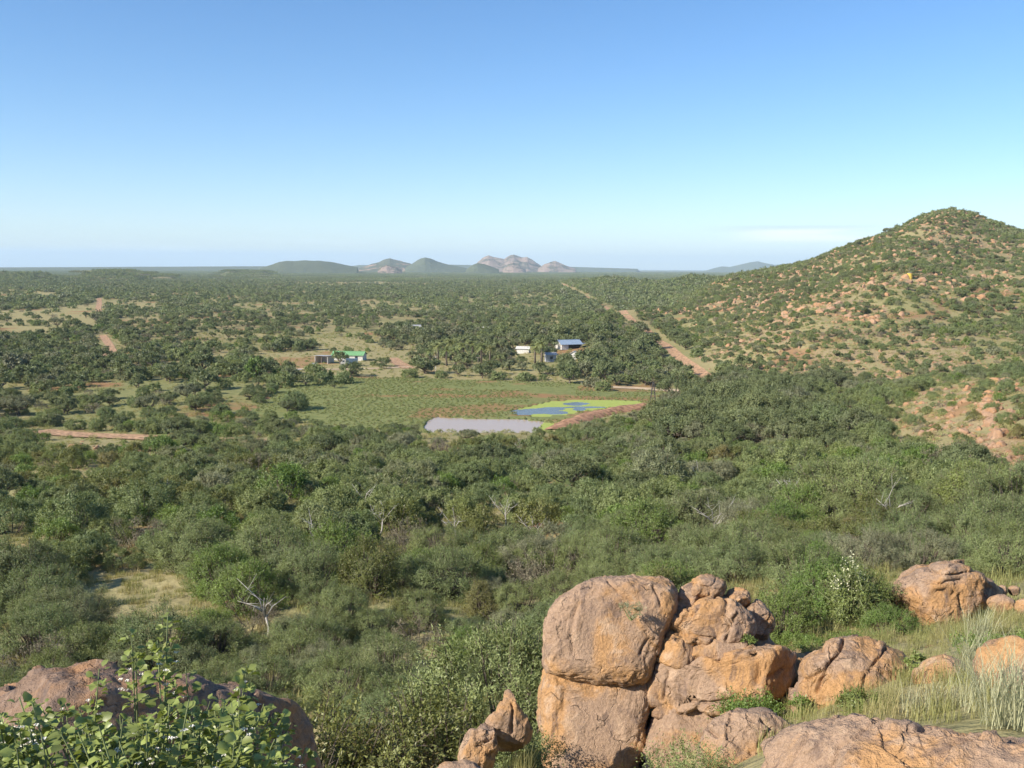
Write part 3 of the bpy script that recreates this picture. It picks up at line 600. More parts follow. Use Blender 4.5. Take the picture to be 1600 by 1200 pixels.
k = reg(FIELDS[6]); dens = np.where(k, 0.2, dens); size = np.where(k, 0.75, size)
k = reg([(130, 432), (860, 436), (880, 520), (600, 520), (360, 560), (200, 520)]) & (D > 400); opn = fbm2(X, Y * 0.45, 40, 4, 99); dens = np.where(k, dens * (0.8 - 0.66 * sstep(opn, -0.15, 0.4)), dens); size = np.where(k, size * 0.85, size)
k = reg([(60, 600), (400, 590), (440, 640), (400, 672), (120, 668), (20, 645)]); dens = np.where(k, 0.28, dens); size = np.where(k, 1.0, size)
k = reg([(380, 640), (560, 650), (660, 672), (660, 690), (400, 690)]); dens = np.where(k, 0.75, dens); size = np.where(k, 0.75, size)
k = reg([(640, 575), (900, 585), (960, 602), (700, 602)]); dens = np.where(k, 0.25, dens)
k = inpoly(X, Y, MEADOW); dens = np.where(k, 0.0, dens)
k = reg([(400, 612), (560, 586), (560, 600), (430, 650)]); dens = np.where(k, 0.10, dens)
near = segdist(X, Y, DAM) < 8; dens = np.where(near, 0.0, dens)
near = (segdist(X, Y, MUD + MUD[:1]) < 5) | (segdist(X, Y, ALG + ALG[:1]) < 4); dens = np.where(near, 0.0, dens)
k = inpoly(px, py, [(1085, 560), (1130, 520), (1210, 478), (1290, 462), (1380, 478), (1480, 530), (1600, 570), (1640, 620), (1400, 610), (1330, 592), (1200, 590)]) & (D > 250); dens = np.where(k, 0.42, dens); size = np.where(k, 0.5, size)
k = (Z > 4) & (D > 240) & (D < 900) & (azd > 6); dens = np.where(k & (dens > 0.3), 0.72 * (1 - 0.55 * sstep(openf, 0.0, 0.45)), dens); size = np.where(k & (size > 0.55), 0.6, size)
k = reg([(1380, 640), (1500, 590), (1660, 590), (1660, 800), (1500, 740), (1400, 700)]) & (D < 220); dens = np.where(k, 0.6, dens); size = np.where(k, 0.5, size)
k = reg([(1150, 590), (1300, 600), (1280, 640), (1160, 640)]) & (D < 330); dens = np.where(k, 0.7, dens)
k = (px > 1200) & (D < 27) | ((px > 830) & (px < 1260) & (D < 27)); dens = np.where(k, 0.0, dens)
k = (D < 24) & (px < 1260); dens = np.where(k, 0.55, dens)
k = reg([(60, 690), (235, 688), (235, 712), (60, 712)]); dens = np.where(k, 0.12, dens)
k = reg([(1265, 485), (1340, 462), (1330, 472), (1265, 492)]); dens = np.where(k, 0, dens)
for bx, by in [(545, 562), (520, 562), (507, 570), (887, 545), (897, 560), (860, 562), (812, 550), (550, 575)]:
    q = isect(bx, by, 60); dens = np.where(np.hypot(X - q[0], (Y - q[1] + 7) * 0.5) < 8.5, 0, dens)
dens = np.where(roadclear(X, Y, 2.4) | (roadclear(X, Y, 4.0) & (D > 520)), 0, dens)
dens = np.where(roadclear(X, Y + 4, 2.0) & (D < 600), 0, dens)
big = (px > 1040) & (px < 1300) & (py > 610) & (py < 700) & (D < 260)
keep = (u < dens); X, Y, Z, D, px, py, size, big, lowf = [a[keep] for a in (X, Y, Z, D, px, py, size, big, lowf)]
n = len(X); treep = np.where(D < 110, 0.03, np.where(D < 230, 0.12, 0.5)); treep = np.where((Z > 4) & (D > 240), 0.25, treep); treep = np.where(big, 0.75, treep)
r_ = rng.uniform(0, 1, n); kinds = np.where(r_ < treep, 'tree', 'thorn').astype(object)
r2 = rng.uniform(0, 1, n); sp1 = fbm2(X, Y, 14, 3, 81)
kinds[(r2 < 0.12) & (kinds == 'thorn')] = 'fresh'; kinds[(sp1 + 0.3 * r2 > 0.55) & (D < 160) & (kinds == 'thorn')] = 'olive'
kinds[(r2 > 0.935) & (D > 30)] = 'dry'
farm = (px > 590) & (px < 960) & (py > 520) & (py < 590); kinds[farm & (r2 < 0.8)] = 'tree'; size = np.where(farm & (rng.uniform(0, 1, n) < 0.5), 1.25, size); size = np.where(big, 1.45, size)
scl = size * rng.lognormal(0, 0.22, n) * np.where(D > 1000, 1.05, np.where(D > 230, 0.84, 0.71) * np.clip(D / 56, 0.5, 1))
scl = np.minimum(scl, np.where(D < 300, 1.45, 1.7)); lod = np.where(D < 62, 0, np.where(D < 270, 1, np.where(D < 700, 2, 3)))
SNAGS = [(262, 800, 34, 'bleached forked dead tree among bushes on the left slope'), (1478, 795, 42, 'white dead tree with two curved arms on the right slope'), (788, 825, 34, 'pale bare-topped tree standing mid-slope above the boulders'), (570, 800, 18, 'small grey snag beside the tawny clearing mid-slope'),
                       (592, 838, 30, 'crooked grey snag below the tawny clearing'), (712, 850, 26, 'bleached snag with drooping twigs left of the pale bare tree'), (838, 860, 30, 'thin white snag right of the pale bare tree'), (814, 712, 16, 'short white stick snag below the muddy pond'), (1092, 765, 18, 'forked white snag in scrub below the red dam'),
                       (1112, 850, 26, 'pale snag beside a deep shadow above the stacked boulder'), (1232, 790, 18, 'small white snag above the humped boulder, mid-slope'), (1394, 838, 16, 'tan stump-like snag left below the two-armed dead tree'), (420, 1000, 14, 'twisted white snag low on the slope left of the olive bush'), (490, 870, 30, 'dark-trunked pale snag between bushes left of centre')]
# keep sight lines to the ponds and houses open
vis = (px > 655) & (px < 880) & (D < 206) & (D > 120); ptop, pyt = proj(np.stack([X, Y, Z + 3 * scl], -1)); bad = vis & (pyt < 676); scl = np.where(bad, scl * 0.65, scl)
ptop, pyt = proj(np.stack([X, Y, Z + (3.1 + 1.5 * (kinds == 'tree')) * scl], -1)); bad = (px > 945) & (px < 1045) & (pyt < 611) & (py > 609) & (D > 140) | (px < 150) & (pyt < 506) & (py > 508) & (py < 530) & (rng.uniform(0, 1, n) < 0.75); bad |= ((px > 865) & (px < 1030) & (pyt < np.interp(px, [865, 900, 930, 970, 1030], [668, 662, 656, 649, 642])) & (D < 214) & (D > 60)) | ((px > 650) & (px < 875) & (pyt < 678) & (D < 208))
for a0, a1, yt in [(805, 830, 556), (95, 240, 686), (484, 575, 566), (868, 912, 541), (888, 908, 561), (852, 866, 563)]:
    d0 = isect((a0 + a1) / 2, yt, 60); d0 = math.hypot(d0[0], d0[1]); bad |= (px > a0) & (px < a1) & (D < d0) & (pyt < yt - 3) & (D > 100)
for bx in (672, 684, 698, 712, 724, 738, 752, 766, 836, 846):
    q = isect(bx, 569, 60); d0 = math.hypot(q[0], q[1]); bad |= (np.abs(px - bx) < 9) & (D < d0 + 3) & (D > d0 - 28) & (pyt < 560)
for sx_, sy_, sh_, _ in SNAGS:
    q = isect(sx_, sy_, 20); d0 = math.hypot(q[0], q[1]); bad |= (np.abs(px - sx_) < 2.0 * scl * F / D * 0.5) & (D < d0 + 1.0) & (D > d0 - 5) & (pyt < sy_ - sh_ * 0.4)
PL = [dict(k=kinds[i], l=int(lod[i]), x=X[i], y=Y[i], z=Z[i], s=scl[i], r=rng.uniform(0, 6.28), zs=rng.uniform(0.85, 1.15), v=int(rng.integers(0, 1000)), px=px[i], py=py[i], D=D[i]) for i in np.nonzero(~bad)[0]]
# plants singled out in the photograph: (px, py of base, width m, kind, height factor, near-limit)
SPEC = [(690, 1120, 14.0, 0.92, 'olive', 0.85), (560, 1165, 14.0, 0.9, 'olive', 0.85), (800, 1050, 17.0, 0.85, 'thorn', 1.1), (430, 1130, 13.5, 0.9, 'olive', 1.1), (470, 1210, 11.5, 0.7, 'fresh', 1.0), (620, 1230, 11.0, 0.5, 'fresh', 0.9),
        (1225, 985, 17.5, 0.3, 'fresh', 1.1), (1290, 975, 19.5, 0.42, 'fresh', 1.0), (1345, 965, 19.0, 0.36, 'fresh', 1.0), (1390, 985, 17.0, 0.24, 'fresh', 0.8), (1260, 950, 23, 0.45, 'thorn', 1.0),
        (730, 577, 0, 1.5, 'tree', 0.9), (778, 594, 0, 0.9, 'thorn', 1), (640, 590, 0, 1.1, 'thorn', 0.8), (820, 596, 0, 1.0, 'thorn', 1), (890, 600, 0, 1.2, 'tree', 1), (925, 605, 0, 1.1, 'thorn', 1), (942, 611, 0, 1.0, 'thorn', .8),
        (535, 599, 0, 1.1, 'thorn', 1.2), (505, 600, 0, 1.05, 'thorn', 1.1), (445, 606, 0, 1.2, 'thorn', 1.1), (460, 640, 0, 1.35, 'thorn', 1.3), (455, 658, 0, 0.8, 'fresh', 1), (398, 592, 0, 1.35, 'fresh', 1.6), (425, 614, 0, 0.9, 'thorn', 1),
        (405, 630, 0, 0.7, 'thorn', 1), (531, 569, 0, 1.1, 'tree', 0.95), (596, 576, 0, 0.6, 'tree', 0.8), (583, 571, 0, 0.5, 'thorn', 0.8), (665, 585, 0, 0.9, 'tree', 1), (380, 545, 0, 0.2, 'thorn', 1),
        (1140, 655, 0, 1.55, 'tree', 1.3), (1085, 650, 0, 1.3, 'tree', 1.1), (1190, 668, 0, 1.4, 'tree', 1.1), (1120, 672, 0, 1.3, 'tree', 1.2), (730, 688, 0, 0.62, 'tree', 0.75), (840, 684, 0, .5, 'thorn', 1.2), (762, 690, 0, 0.4, 'thorn', 0.7), (800, 688, 0, 0.4, 'thorn', 0.7), (690, 690, 0, 0.4, 'thorn', 0.7), (870, 682, 0, 0.6, 'thorn', 0.8), (905, 678, 0, .7, 'thorn', .9), (935, 672, 0, .8, 'thorn', 1), (965, 667, 0, .9, 'thorn', 1), (995, 662, 0, .9, 'tree', .7)]
for q in SPEC:
    x_, y_, D_, s_, kd, zs = q; p = isect(x_, y_, 60) if D_ == 0 else at(x_, y_, D_); z_ = gz(p[0], p[1]); d_ = math.hypot(p[0], p[1])
    zz, pp = proj(np.array([p[0], p[1], z_]))
    PL.append(dict(k=kd, l=0 if d_ < 62 else 1 if d_ < 270 else 2, x=p[0], y=p[1], z=z_, s=s_, r=rng.uniform(0, 6.28), zs=zs, v=int(rng.integers(0, 1000)), px=float(zz), py=float(pp), D=d_, spec=1))
for q in PL:
    k = q['k']
    if k == 'dry': q['l'] = 1 if q['D'] < 200 else 2
    if q['l'] == 3 and k not in ('thorn', 'tree'): k = 'thorn'
    c_ = BYK[(k, q['l'])]; q['p'] = c_[q['v'] % len(c_)]; q['area'] = q['s'] / q['D']
# landmarks used to say which plant is meant
LM = [('the muddy pond', 765, 665), ('the algae pond', 905, 636), ('the split boulder', 955, 1050), ('the stacked boulder', 1130, 1000), ('the low pinnacle rock', 790, 1110), ('the far boulder', 1480, 930), ('the red earth dam', 960, 650),
      ('the lattice tower', 1019, 628), ('the green-roofed barn', 545, 556), ('the blue-roofed house', 888, 535), ('the palm grove', 720, 545), ('the red side track', 170, 540), ('the red road', 150, 682), ('the roadside rock heap', 170, 698),
      ('the boulder spur', 1540, 640), ('the bare hill face', 1280, 540), ('the big dirt road', 1060, 560), ('the flowering shrub', 240, 1080), ('the two-armed dead tree', 1487, 770), ('the forked dead tree', 265, 770),
      ('the pale bare-topped tree', 787, 800), ('the paired slope rocks', 80, 965), ('the half-hidden rock', 350, 950), ('the yellow grass clearing', 215, 910), ('the green meadow', 620, 620), ('the yellow field', 70, 490), ('the hill top', 1480, 330)]
def where(x, y):
    b = min(LM, key=lambda l: math.hypot(l[1] - x, (l[2] - y) * 1.7)); dx, dy = x - b[1], (y - b[2]) * 1.7; d = math.hypot(dx, dy)
    s = ('above' if dy < 0 else 'below') if abs(dy) > 1.6 * abs(dx) else ('left of' if dx < 0 else 'right of') if abs(dx) > 1.6 * abs(dy) else (('above' if dy < 0 else 'below') + (' and left of' if dx < 0 else ' and right of'))
    return s.replace(' and ', ' ') + ' ' + b[0]
ORD = ['first', 'second', 'third', 'fourth', 'fifth', 'sixth', 'seventh', 'eighth', 'ninth', 'tenth', 'eleventh', 'twelfth', 'thirteenth', 'fourteenth', 'fifteenth', 'sixteenth', 'seventeenth', 'eighteenth', 'nineteenth', 'twentieth']
def ordn(i): return ORD[i] if i < 20 else ('twenty-' + ORD[i - 20] if i < 29 else 'thirtieth' if i == 29 else ['thirty-', 'forty-', 'fifty-', 'sixty-'][i // 10 - 3] + ORD[i % 10] if i % 10 < 9 else ['fortieth', 'fiftieth', 'sixtieth', 'seventieth'][i // 10 - 3])
def relabel(items):                     # items: (object, look, px, py); equal phrases are told apart by counting from the left
    d = {}
    for o, look, x, y in items: d.setdefault((look, where(x, y)), []).append((x, o))
    for (look, w), L in d.items():
        L.sort(key=lambda t_: t_[0])
        for i, (x, o) in enumerate(L):
            o['label'] = look + ', ' + w if len(L) == 1 else look + ', ' + ordn(i) + ' from left ' + w
names = dict(thorn='thorn_bush', tree='acacia_tree', fresh='leafy_shrub', olive='olive_bush', dry='dry_bush')
look = dict(thorn='grey-green thorn bush', tree='flat-topped dark acacia', fresh='bright green leafy shrub', olive='yellow-olive bush', dry='greyish half-dry bush')
grp = dict(thorn='thorn bushes on slope and plain', tree='acacia trees on slope and plain', fresh='leafy shrubs among the thorn bushes', olive='olive bushes on the near slope', dry='half-dry bushes among the green')
items = []; quota = dict(thorn=295, tree=230, fresh=110, olive=110, dry=40); used = dict.fromkeys(quota, 0); rest = []
for q in sorted(PL, key=lambda q: -q['area'] - (5 if q.get('spec') else 0)):
    inside = -15 < q['px'] < 1615 and q['py'] < 1260; k = q['k']
    if not inside or used[k] >= quota[k] or q['p'].crown is None: rest.append(q); continue
    used[k] += 1; p = q['p']; s = q['s']
    e = empty(names[k], (q['x'], q['y'], q['z'] - 0.1), q['r'], (s, s, s * q['zs'])); obj('crown', p.crown, parent=e)
    if p.trunk: obj('trunk', p.trunk, parent=e)
    sz = 'large ' if s > 1.15 else 'small ' if s < 0.72 else ''
    tag(e, None, {'tree': 'tree', 'fresh': 'shrub'}.get(k, 'bush'), grp[k]); items.append((e, sz + look[k], q['px'], q['py'] - 3 * s * F / q['D'] / 2))
relabel(items)
print('plants', len(PL), 'individual', used, 'rest', len(rest))

def gn_scatter(name, coll, P_, rz, scale, pid, label=None):
    me = bpy.data.meshes.new(name); me.vertices.add(len(P_)); me.vertices.foreach_set('co', np.asarray(P_, np.float32).ravel())
    a = me.attributes.new('turn', 'FLOAT', 'POINT'); a.data.foreach_set('value', np.asarray(rz, np.float32))
    a = me.attributes.new('size', 'FLOAT_VECTOR', 'POINT'); a.data.foreach_set('vector', np.asarray(scale, np.float32).ravel())
    a = me.attributes.new('form', 'INT', 'POINT'); a.data.foreach_set('value', np.asarray(pid, np.int32))
    o = obj(name, me); tag(o, label, kind='stuff')
    ng = bpy.data.node_groups.new(name, 'GeometryNodeTree'); ng.interface.new_socket('Geometry', in_out='INPUT', socket_type='NodeSocketGeometry'); ng.interface.new_socket('Geometry', in_out='OUTPUT', socket_type='NodeSocketGeometry')
    N_ = ng.nodes; gi = N_.new('NodeGroupInput'); go = N_.new('NodeGroupOutput'); ci = N_.new('GeometryNodeCollectionInfo'); ci.inputs['Collection'].default_value = coll
    ci.inputs['Separate Children'].default_value = True; ci.inputs['Reset Children'].default_value = True
    ip = N_.new('GeometryNodeInstanceOnPoints'); ip.inputs['Pick Instance'].default_value = True
    def na(n_, ty):
        x_ = N_.new('GeometryNodeInputNamedAttribute'); x_.data_type = ty; x_.inputs['Name'].default_value = n_; return x_.outputs['Attribute']
    cxyz = N_.new('ShaderNodeCombineXYZ'); L = ng.links; L.new(na('turn', 'FLOAT'), cxyz.inputs[2]); L.new(gi.outputs[0], ip.inputs['Points']); L.new(ci.outputs[0], ip.inputs['Instance'])
    L.new(na('form', 'INT'), ip.inputs['Instance Index']); L.new(cxyz.outputs[0], ip.inputs['Rotation']); L.new(na('size', 'FLOAT_VECTOR'), ip.inputs['Scale']); L.new(ip.outputs[0], go.inputs[0])
    md = o.modifiers.new('scatter', 'NODES'); md.node_group = ng; return o
A = [(q['x'], q['y'], q['z'] - 0.1, q['r'], q['s'], q['s'] * q['zs'], q['p'].idx) for q in rest]
# far thickets
T2 = rings(2400, 9000, 58); Zt = hgt(T2[:, 0], T2[:, 1]); kp = rng.uniform(0, 1, len(T2)) < 0.85; tid = [p.idx for p in BYK[('thicket', 4)]]
pt, pyy = proj(np.stack([T2[:, 0], T2[:, 1], Zt], -1)); kp &= ~inpoly(pt, pyy, FIELDS[0])
A += [(x, y, z - 0.3 + (0 if math.hypot(x, y) < 9000 else 0), rng.uniform(0, 6.28), rng.uniform(0.85, 1.1), 1.0, int(rng.choice(tid))) for (x, y), z in zip(T2[kp], Zt[kp])]
# low green plants of the meadow and the clearings
lowid = BYK[('low', 1)][0].idx; mx = rings(185, 330, 1.35, -17, 9); k = (inpoly(mx[:, 0], mx[:, 1], MEADOW) | (segdist(mx[:, 0], mx[:, 1], MUD + MUD[:1]) < 8)) & ~inpoly(mx[:, 0], mx[:, 1], MUD) & ~inpoly(mx[:, 0], mx[:, 1], ALG) & (fbm2(mx[:, 0], mx[:, 1], 10, 3, 52) < 0.28); mx = mx[k]
A += [(x, y, z, rng.uniform(0, 6.28), s, s * 0.8, lowid) for x, y, z, s in zip(mx[:, 0], mx[:, 1], hgt(mx[:, 0], mx[:, 1]), rng.uniform(0.3, 0.75, len(mx)))]
ldid = BYK[('lowdry', 1)][0].idx
for lr, am, kk in ((rings(240, 480, 2.3, 6, 33), 6, 4), (rings(90, 260, 2.4, -33, 33), -90, 1), (rings(280, 520, 3.2, -33, 6), -90, 1)):
    zl = hgt(lr[:, 0], lr[:, 1]); k = (zl > (4 if am > 0 else -5)) & ~inpoly(lr[:, 0], lr[:, 1], MEADOW) & ~roadclear(lr[:, 0], lr[:, 1], 0.3) & (rng.uniform(0, 1, len(lr)) < 0.7); lr = lr[k]; zl = zl[k]
    A += [(x, y, z, rng.uniform(0, 6.28), s, s * 0.7, ldid if rng.uniform() < 0.75 else lowid) for x, y, z, s in zip(lr[:, 0], lr[:, 1], zl, rng.uniform(0.5, 1.4, len(lr)))]
A = np.array(A)
gn_scatter('bushveld', pcol, A[:, :3], A[:, 3], A[:, [4, 4, 5]], A[:, 6], 'thorn scrub covering plain and hill slopes')

# ------------------------------------------------------------------ rocks
def cubesphere(N):
    t_ = np.linspace(-1, 1, N + 1); t_ = np.tan(t_ * math.pi / 4); A_, B_ = np.meshgrid(t_, t_, indexing='ij'); o = np.ones_like(A_); V = []; Q = []
    ii = np.arange((N + 1) ** 2).reshape(N + 1, N + 1); q = np.stack([ii[:-1, :-1], ii[1:, :-1], ii[1:, 1:], ii[:-1, 1:]], -1).reshape(-1, 4)
    for k, (a, b, c_) in enumerate([(A_, B_, o), (B_, A_, -o), (o, A_, B_), (-o, B_, A_), (B_, o, A_), (A_, -o, B_)]):
        V.append(np.stack([a, b, c_], -1).reshape(-1, 3)); Q.append(q + k * (N + 1) ** 2)
    V = np.concatenate(V); V /= np.linalg.norm(V, axis=1, keepdims=True); Q = np.concatenate(Q)
    key = np.round(V * 1e5).astype(np.int64); _, first, inv = np.unique(key, axis=0, return_index=True, return_inverse=True)
    return V[first], inv.ravel()[Q]
CS = {}
def cs(N):
    if N not in CS: CS[N] = cubesphere(N)
    return CS[N]
def vnormals(V, Q):
    n = np.cross(V[Q[:, 2]] - V[Q[:, 0]], V[Q[:, 3]] - V[Q[:, 1]]); o = np.zeros_like(V)
    for k in range(4): np.add.at(o, Q[:, k], n)
    return o / (np.linalg.norm(o, axis=1, keepdims=True) + 1e-9)
def rock(name, outline, D, thick, N=60, e=0.55, seed=0, amp=0.05, cuts=10, cracks=(), mat=None, parent=None, grow=1.0, front=0.0, chunky=0.0, facet=1.0):
    """A boulder: silhouette seen from the viewpoint, real depth along the sight line, broken by planes, noise and grooves."""
    rs = np.random.default_rng(seed + 900); ol = np.array(outline, float); c_ = (ol.min(0) + ol.max(0)) / 2; c_ = (c_ + ol.mean(0)) / 2
    d = ray(c_[0], c_[1]); P0 = at(c_[0], c_[1], D); dist = np.linalg.norm(P0 - np.array([0, 0, CAMZ]))
    right = np.cross(d, [0, 0, 1]); right /= np.linalg.norm(right); up = np.cross(right, d)
    rr = ray(ol[:, 0], ol[:, 1]); k = dist / (rr @ d); pts = rr * k[:, None] - d * dist; ou, ov = pts @ right, pts @ up
    th = np.arctan2(ov, ou); rad = np.hypot(ou, ov); o_ = np.argsort(th); th, rad = th[o_], rad[o_]
    tf = np.linspace(-math.pi, math.pi, 721); rf = np.interp(tf, np.concatenate([th - 2 * math.pi, th, th + 2 * math.pi]), np.tile(rad, 3))
    ker = np.hanning(17); ker /= ker.sum(); rf = np.convolve(np.tile(rf[:-1], 3), ker, 'same')[720:1440]; rf = np.append(rf, rf[0])
    S, Q = cs(N); t_ = np.arctan2(S[:, 1], S[:, 0]); rho = np.hypot(S[:, 0], S[:, 1]); w = S[:, 2]
    rr_ = np.interp(t_, tf, rf) * grow * rho ** e; dep = np.sign(w) * np.abs(w) ** (e + 0.1) * thick
    L = np.stack([np.cos(t_) * rr_, np.sin(t_) * rr_, dep], -1); size_ = float(np.mean(rad))
    for _ in range(cuts):                # planes chipped off the bulging faces
        nvec = rs.normal(size=3); nvec[2] = abs(nvec[2]) * 1.2 + 0.25; nvec /= np.linalg.norm(nvec)
        h_ = L @ nvec; lim = np.max(h_) * rs.uniform(0.74, 0.93); over = np.maximum(h_ - lim, 0); L = L - nvec * (over * 0.8)[:, None]
    V = P0 + L[:, :1] * right + L[:, 1:2] * up - L[:, 2:] * d
    q = (V - P0); nr = vnormals(V, Q)
    if (nr * (V - P0)).sum() < 0: nr = -nr; Q = Q[:, ::-1]
    bb = fbm(q / size_ * 1.3 + seed * 7.1, 3, seed); ridg = 1 - np.abs(fbm(q * 1.6 + seed, 4, seed + 5, 0.55)) * 2
    fine = fbm(q * 7.0 + seed, 4, seed + 9, 0.6); ter = vn(q * 2.2 + seed, seed + 3)
    ter = ter + 0.25 * vn(q * 6 + seed, seed + 4); st_ = ter * 4; fr = st_ - np.floor(st_); step = (np.floor(st_) + sstep(fr, 0.42, 0.58)) / 4 - ter * 0.5
    disp = size_ * amp * (bb * 1.1 + ridg * 0.35) + 0.018 * fine * min(1, size_ * 2) + step * 0.075 * min(size_, 0.9) * (0.8 + chunky)
    if chunky:                           # knobbly, blocky break-up
        jit = rs.uniform(-1, 1, (26, 3)) * np.array([1, 1, 1]) * size_ * 1.2; dd_ = np.sort(np.linalg.norm(q[:, None] - jit[None] + 0.1 * size_ * fbm(q * 3 / size_, 2, 4)[:, None, None], axis=-1), 1)
        disp -= chunky * size_ * 0.13 * np.exp(-((dd_[:, 1] - dd_[:, 0]) / (0.06 * size_)) ** 2)
    sd_ = q[rs.integers(0, len(q), 34)]; qw = q + 0.10 * size_ * np.stack([fbm(q * 2.4 / size_ + k_ * 9.1, 3, 60 + k_) for k_ in range(3)], -1)
    near_ = np.argmin(((qw[:, None] - sd_[None]) ** 2).sum(-1), 1); offs = rs.uniform(-1, 1, 34) * 0.028 * min(size_, 1.1); tl = rs.normal(size=(34, 3)) * 0.07
    disp += facet * (offs[near_] + ((q - sd_[near_]) * tl[near_]).sum(1))
    V = V + nr * disp[:, None]
    if cracks:
        vx, vy = proj(V); facing = ((V - np.array([0, 0, CAMZ])) * nr).sum(1) < 0; wx = 3.0 * fbm(q * 5, 3, 77)
        for pl, wd, dp in cracks:
            dd_ = segdist(vx + wx, vy + wx * 0.7, pl); V = V - nr * (dp * np.exp(-(dd_ / wd) ** 2) * facing)[:, None]
    o = obj(name, mesh_np(name, V - P0, Q, (mat or M_ROCK,), True), tuple(P0), None)
    if parent is not None: o.parent = parent; o.location = tuple(P0 - np.array(parent.location))
    return o

B1 = empty('split_boulder', tuple(at(940, 1220, 13.0))); tag(B1, 'tall smooth orange-pink boulder split by a level crack, left of the knobbly stack', 'boulder')
rock('rock_block', [(859, 1048), (857, 1000), (860, 962), (872, 940), (895, 924), (930, 910), (965, 905), (1000, 907), (1040, 914), (1054, 926), (1052, 960), (1042, 985), (1032, 1010), (1022, 1040), (1012, 1063), (960, 1063), (915, 1060), (880, 1056)], 13.25, 1.2, 100, 0.26, 1, 0.03, 0,
     [([(948, 906), (985, 940), (1000, 962), (962, 970), (963, 985)], 2.2, 0.05), ([(1020, 915), (1032, 945)], 2, 0.04), ([(900, 950), (890, 990), (895, 1020)], 2.5, 0.03), ([(905, 985), (925, 975), (945, 992), (925, 1012)], 3, 0.03), ([(930, 950), (960, 965), (975, 960)], 4, 0.03), ([(1000, 1020), (1015, 1000), (1028, 1002)], 2, 0.04)], parent=B1, facet=0.5)
rock('rock_block', [(857, 1050), (880, 1050), (915, 1054), (960, 1057), (1011, 1059), (1014, 1085), (1008, 1115), (1003, 1140), (1000, 1200), (992, 1270), (870, 1270), (858, 1200), (850, 1150), (847, 1100), (850, 1068)], 12.95, 1.25, 100, 0.24, 2, 0.028, 0,
     [([(872, 1060), (885, 1075), (880, 1100), (865, 1125)], 2.5, 0.035), ([(895, 1085), (910, 1080), (905, 1095), (897, 1092)], 2.5, 0.05), ([(925, 1060), (980, 1070)], 2, 0.02), ([(930, 1150), (945, 1175)], 2, 0.04)], parent=B1, facet=0.5)
B2 = empty('stacked_boulder', tuple(at(1110, 1200, 12.8))); tag(B2, 'knobbly stack of cracked orange rocks leaning beside the split boulder', 'boulder')
def st(name, ol, D_, th, N_, e_, sd, **k): rock(name, ol, D_ + 0.1, th, N_, e_, sd, parent=B2, **k)
st('rock_core', [(1035, 1100), (1045, 1040), (1055, 990), (1070, 960), (1100, 935), (1150, 935), (1185, 960), (1195, 1000), (1215, 1030), (1215, 1080), (1150, 1180), (1060, 1250), (1040, 1240)], 13.25, 0.9, 50, 0.4, 3, cuts=2)
st('rock_slab', [(1028, 1046), (1046, 1049), (1079, 1040), (1124, 1034), (1160, 1019), (1187, 1010), (1218, 1012), (1234, 1025), (1232, 1050), (1224, 1078), (1200, 1096), (1150, 1104), (1090, 1104), (1045, 1100), (1022, 1112), (1018, 1095), (1022, 1060)], 12.6, 1.0, 90, 0.3, 4, amp=0.05, grow=1.05, cuts=3,
   cracks=[([(1092, 1040), (1090, 1070), (1140, 1050), (1142, 1090)], 1.8, 0.03), ([(1045, 1050), (1038, 1075), (1038, 1095)], 1.8, 0.03), ([(1180, 1020), (1190, 1045), (1185, 1070)], 4, 0.08), ([(1205, 1060), (1225, 1045)], 3, 0.06), ([(1060, 1094), (1110, 1098), (1150, 1092)], 2.4, 0.06)])
st('rock_slab', [(1020, 1112), (1040, 1094), (1090, 1096), (1145, 1092), (1165, 1110), (1150, 1150), (1110, 1200), (1070, 1280), (1022, 1280), (1013, 1190)], 12.4, 1.0, 60, 0.3, 5, amp=0.05, cuts=3)
st('rock_block', [(1030, 1004), (1060, 1003), (1083, 1004), (1086, 1017), (1078, 1036), (1046, 1049), (1030, 1042), (1026, 1020)], 12.5, 0.55, 50, 0.3, 6, grow=1.05, cuts=3)
st('rock_block', [(1084, 1007), (1110, 1002), (1154, 999), (1168, 1008), (1158, 1018), (1124, 1033), (1079, 1038)], 12.5, 0.5, 50, 0.3, 7, grow=1.05, cuts=3)
st('rock_block', [(1033, 998), (1038, 981), (1042, 966), (1061, 957), (1082, 953), (1115, 941), (1139, 941), (1154, 950), (1172, 972), (1174, 986), (1154, 1001), (1115, 1004), (1088, 1007), (1036, 1007)], 12.9, 0.8, 80, 0.3, 8, chunky=0.7, grow=1.05, cuts=3,
   cracks=[([(1070, 975), (1080, 985), (1088, 1003)], 2, 0.05), ([(1072, 972), (1090, 950)], 2.2, 0.04), ([(1135, 1000), (1140, 975), (1155, 960)], 2.4, 0.07), ([(1050, 985), (1075, 992), (1110, 996)], 2.2, 0.05)])
st('rock_knob', [(1043, 955), (1048, 939), (1063, 929), (1073, 914), (1086, 911), (1095, 945), (1088, 952), (1064, 958)], 12.9, 0.42, 40, 0.5, 9, chunky=0.5, grow=1.04)
st('rock_knob', [(1081, 910), (1103, 899), (1118, 903), (1131, 912), (1129, 930), (1115, 943), (1100, 946), (1087, 943)], 13.0, 0.42, 44, 0.5, 10, chunky=0.7, grow=1.04)
st('rock_knob', [(1132, 934), (1144, 921), (1157, 919), (1170, 927), (1173, 942), (1157, 949), (1139, 943)], 13.0, 0.3, 32, 0.55, 11, chunky=0.4, grow=1.05)
st('rock_knob', [(1170, 948), (1184, 938), (1199, 952), (1209, 973), (1201, 990), (1187, 1007), (1175, 998), (1169, 969)], 13.0, 0.45, 40, 0.5, 12, chunky=1.0, grow=1.04)
st('rock_knob', [(1140, 973), (1158, 965), (1174, 974), (1173, 992), (1154, 1000), (1138, 997)], 12.45, 0.28, 30, 0.55, 13, grow=1.05)
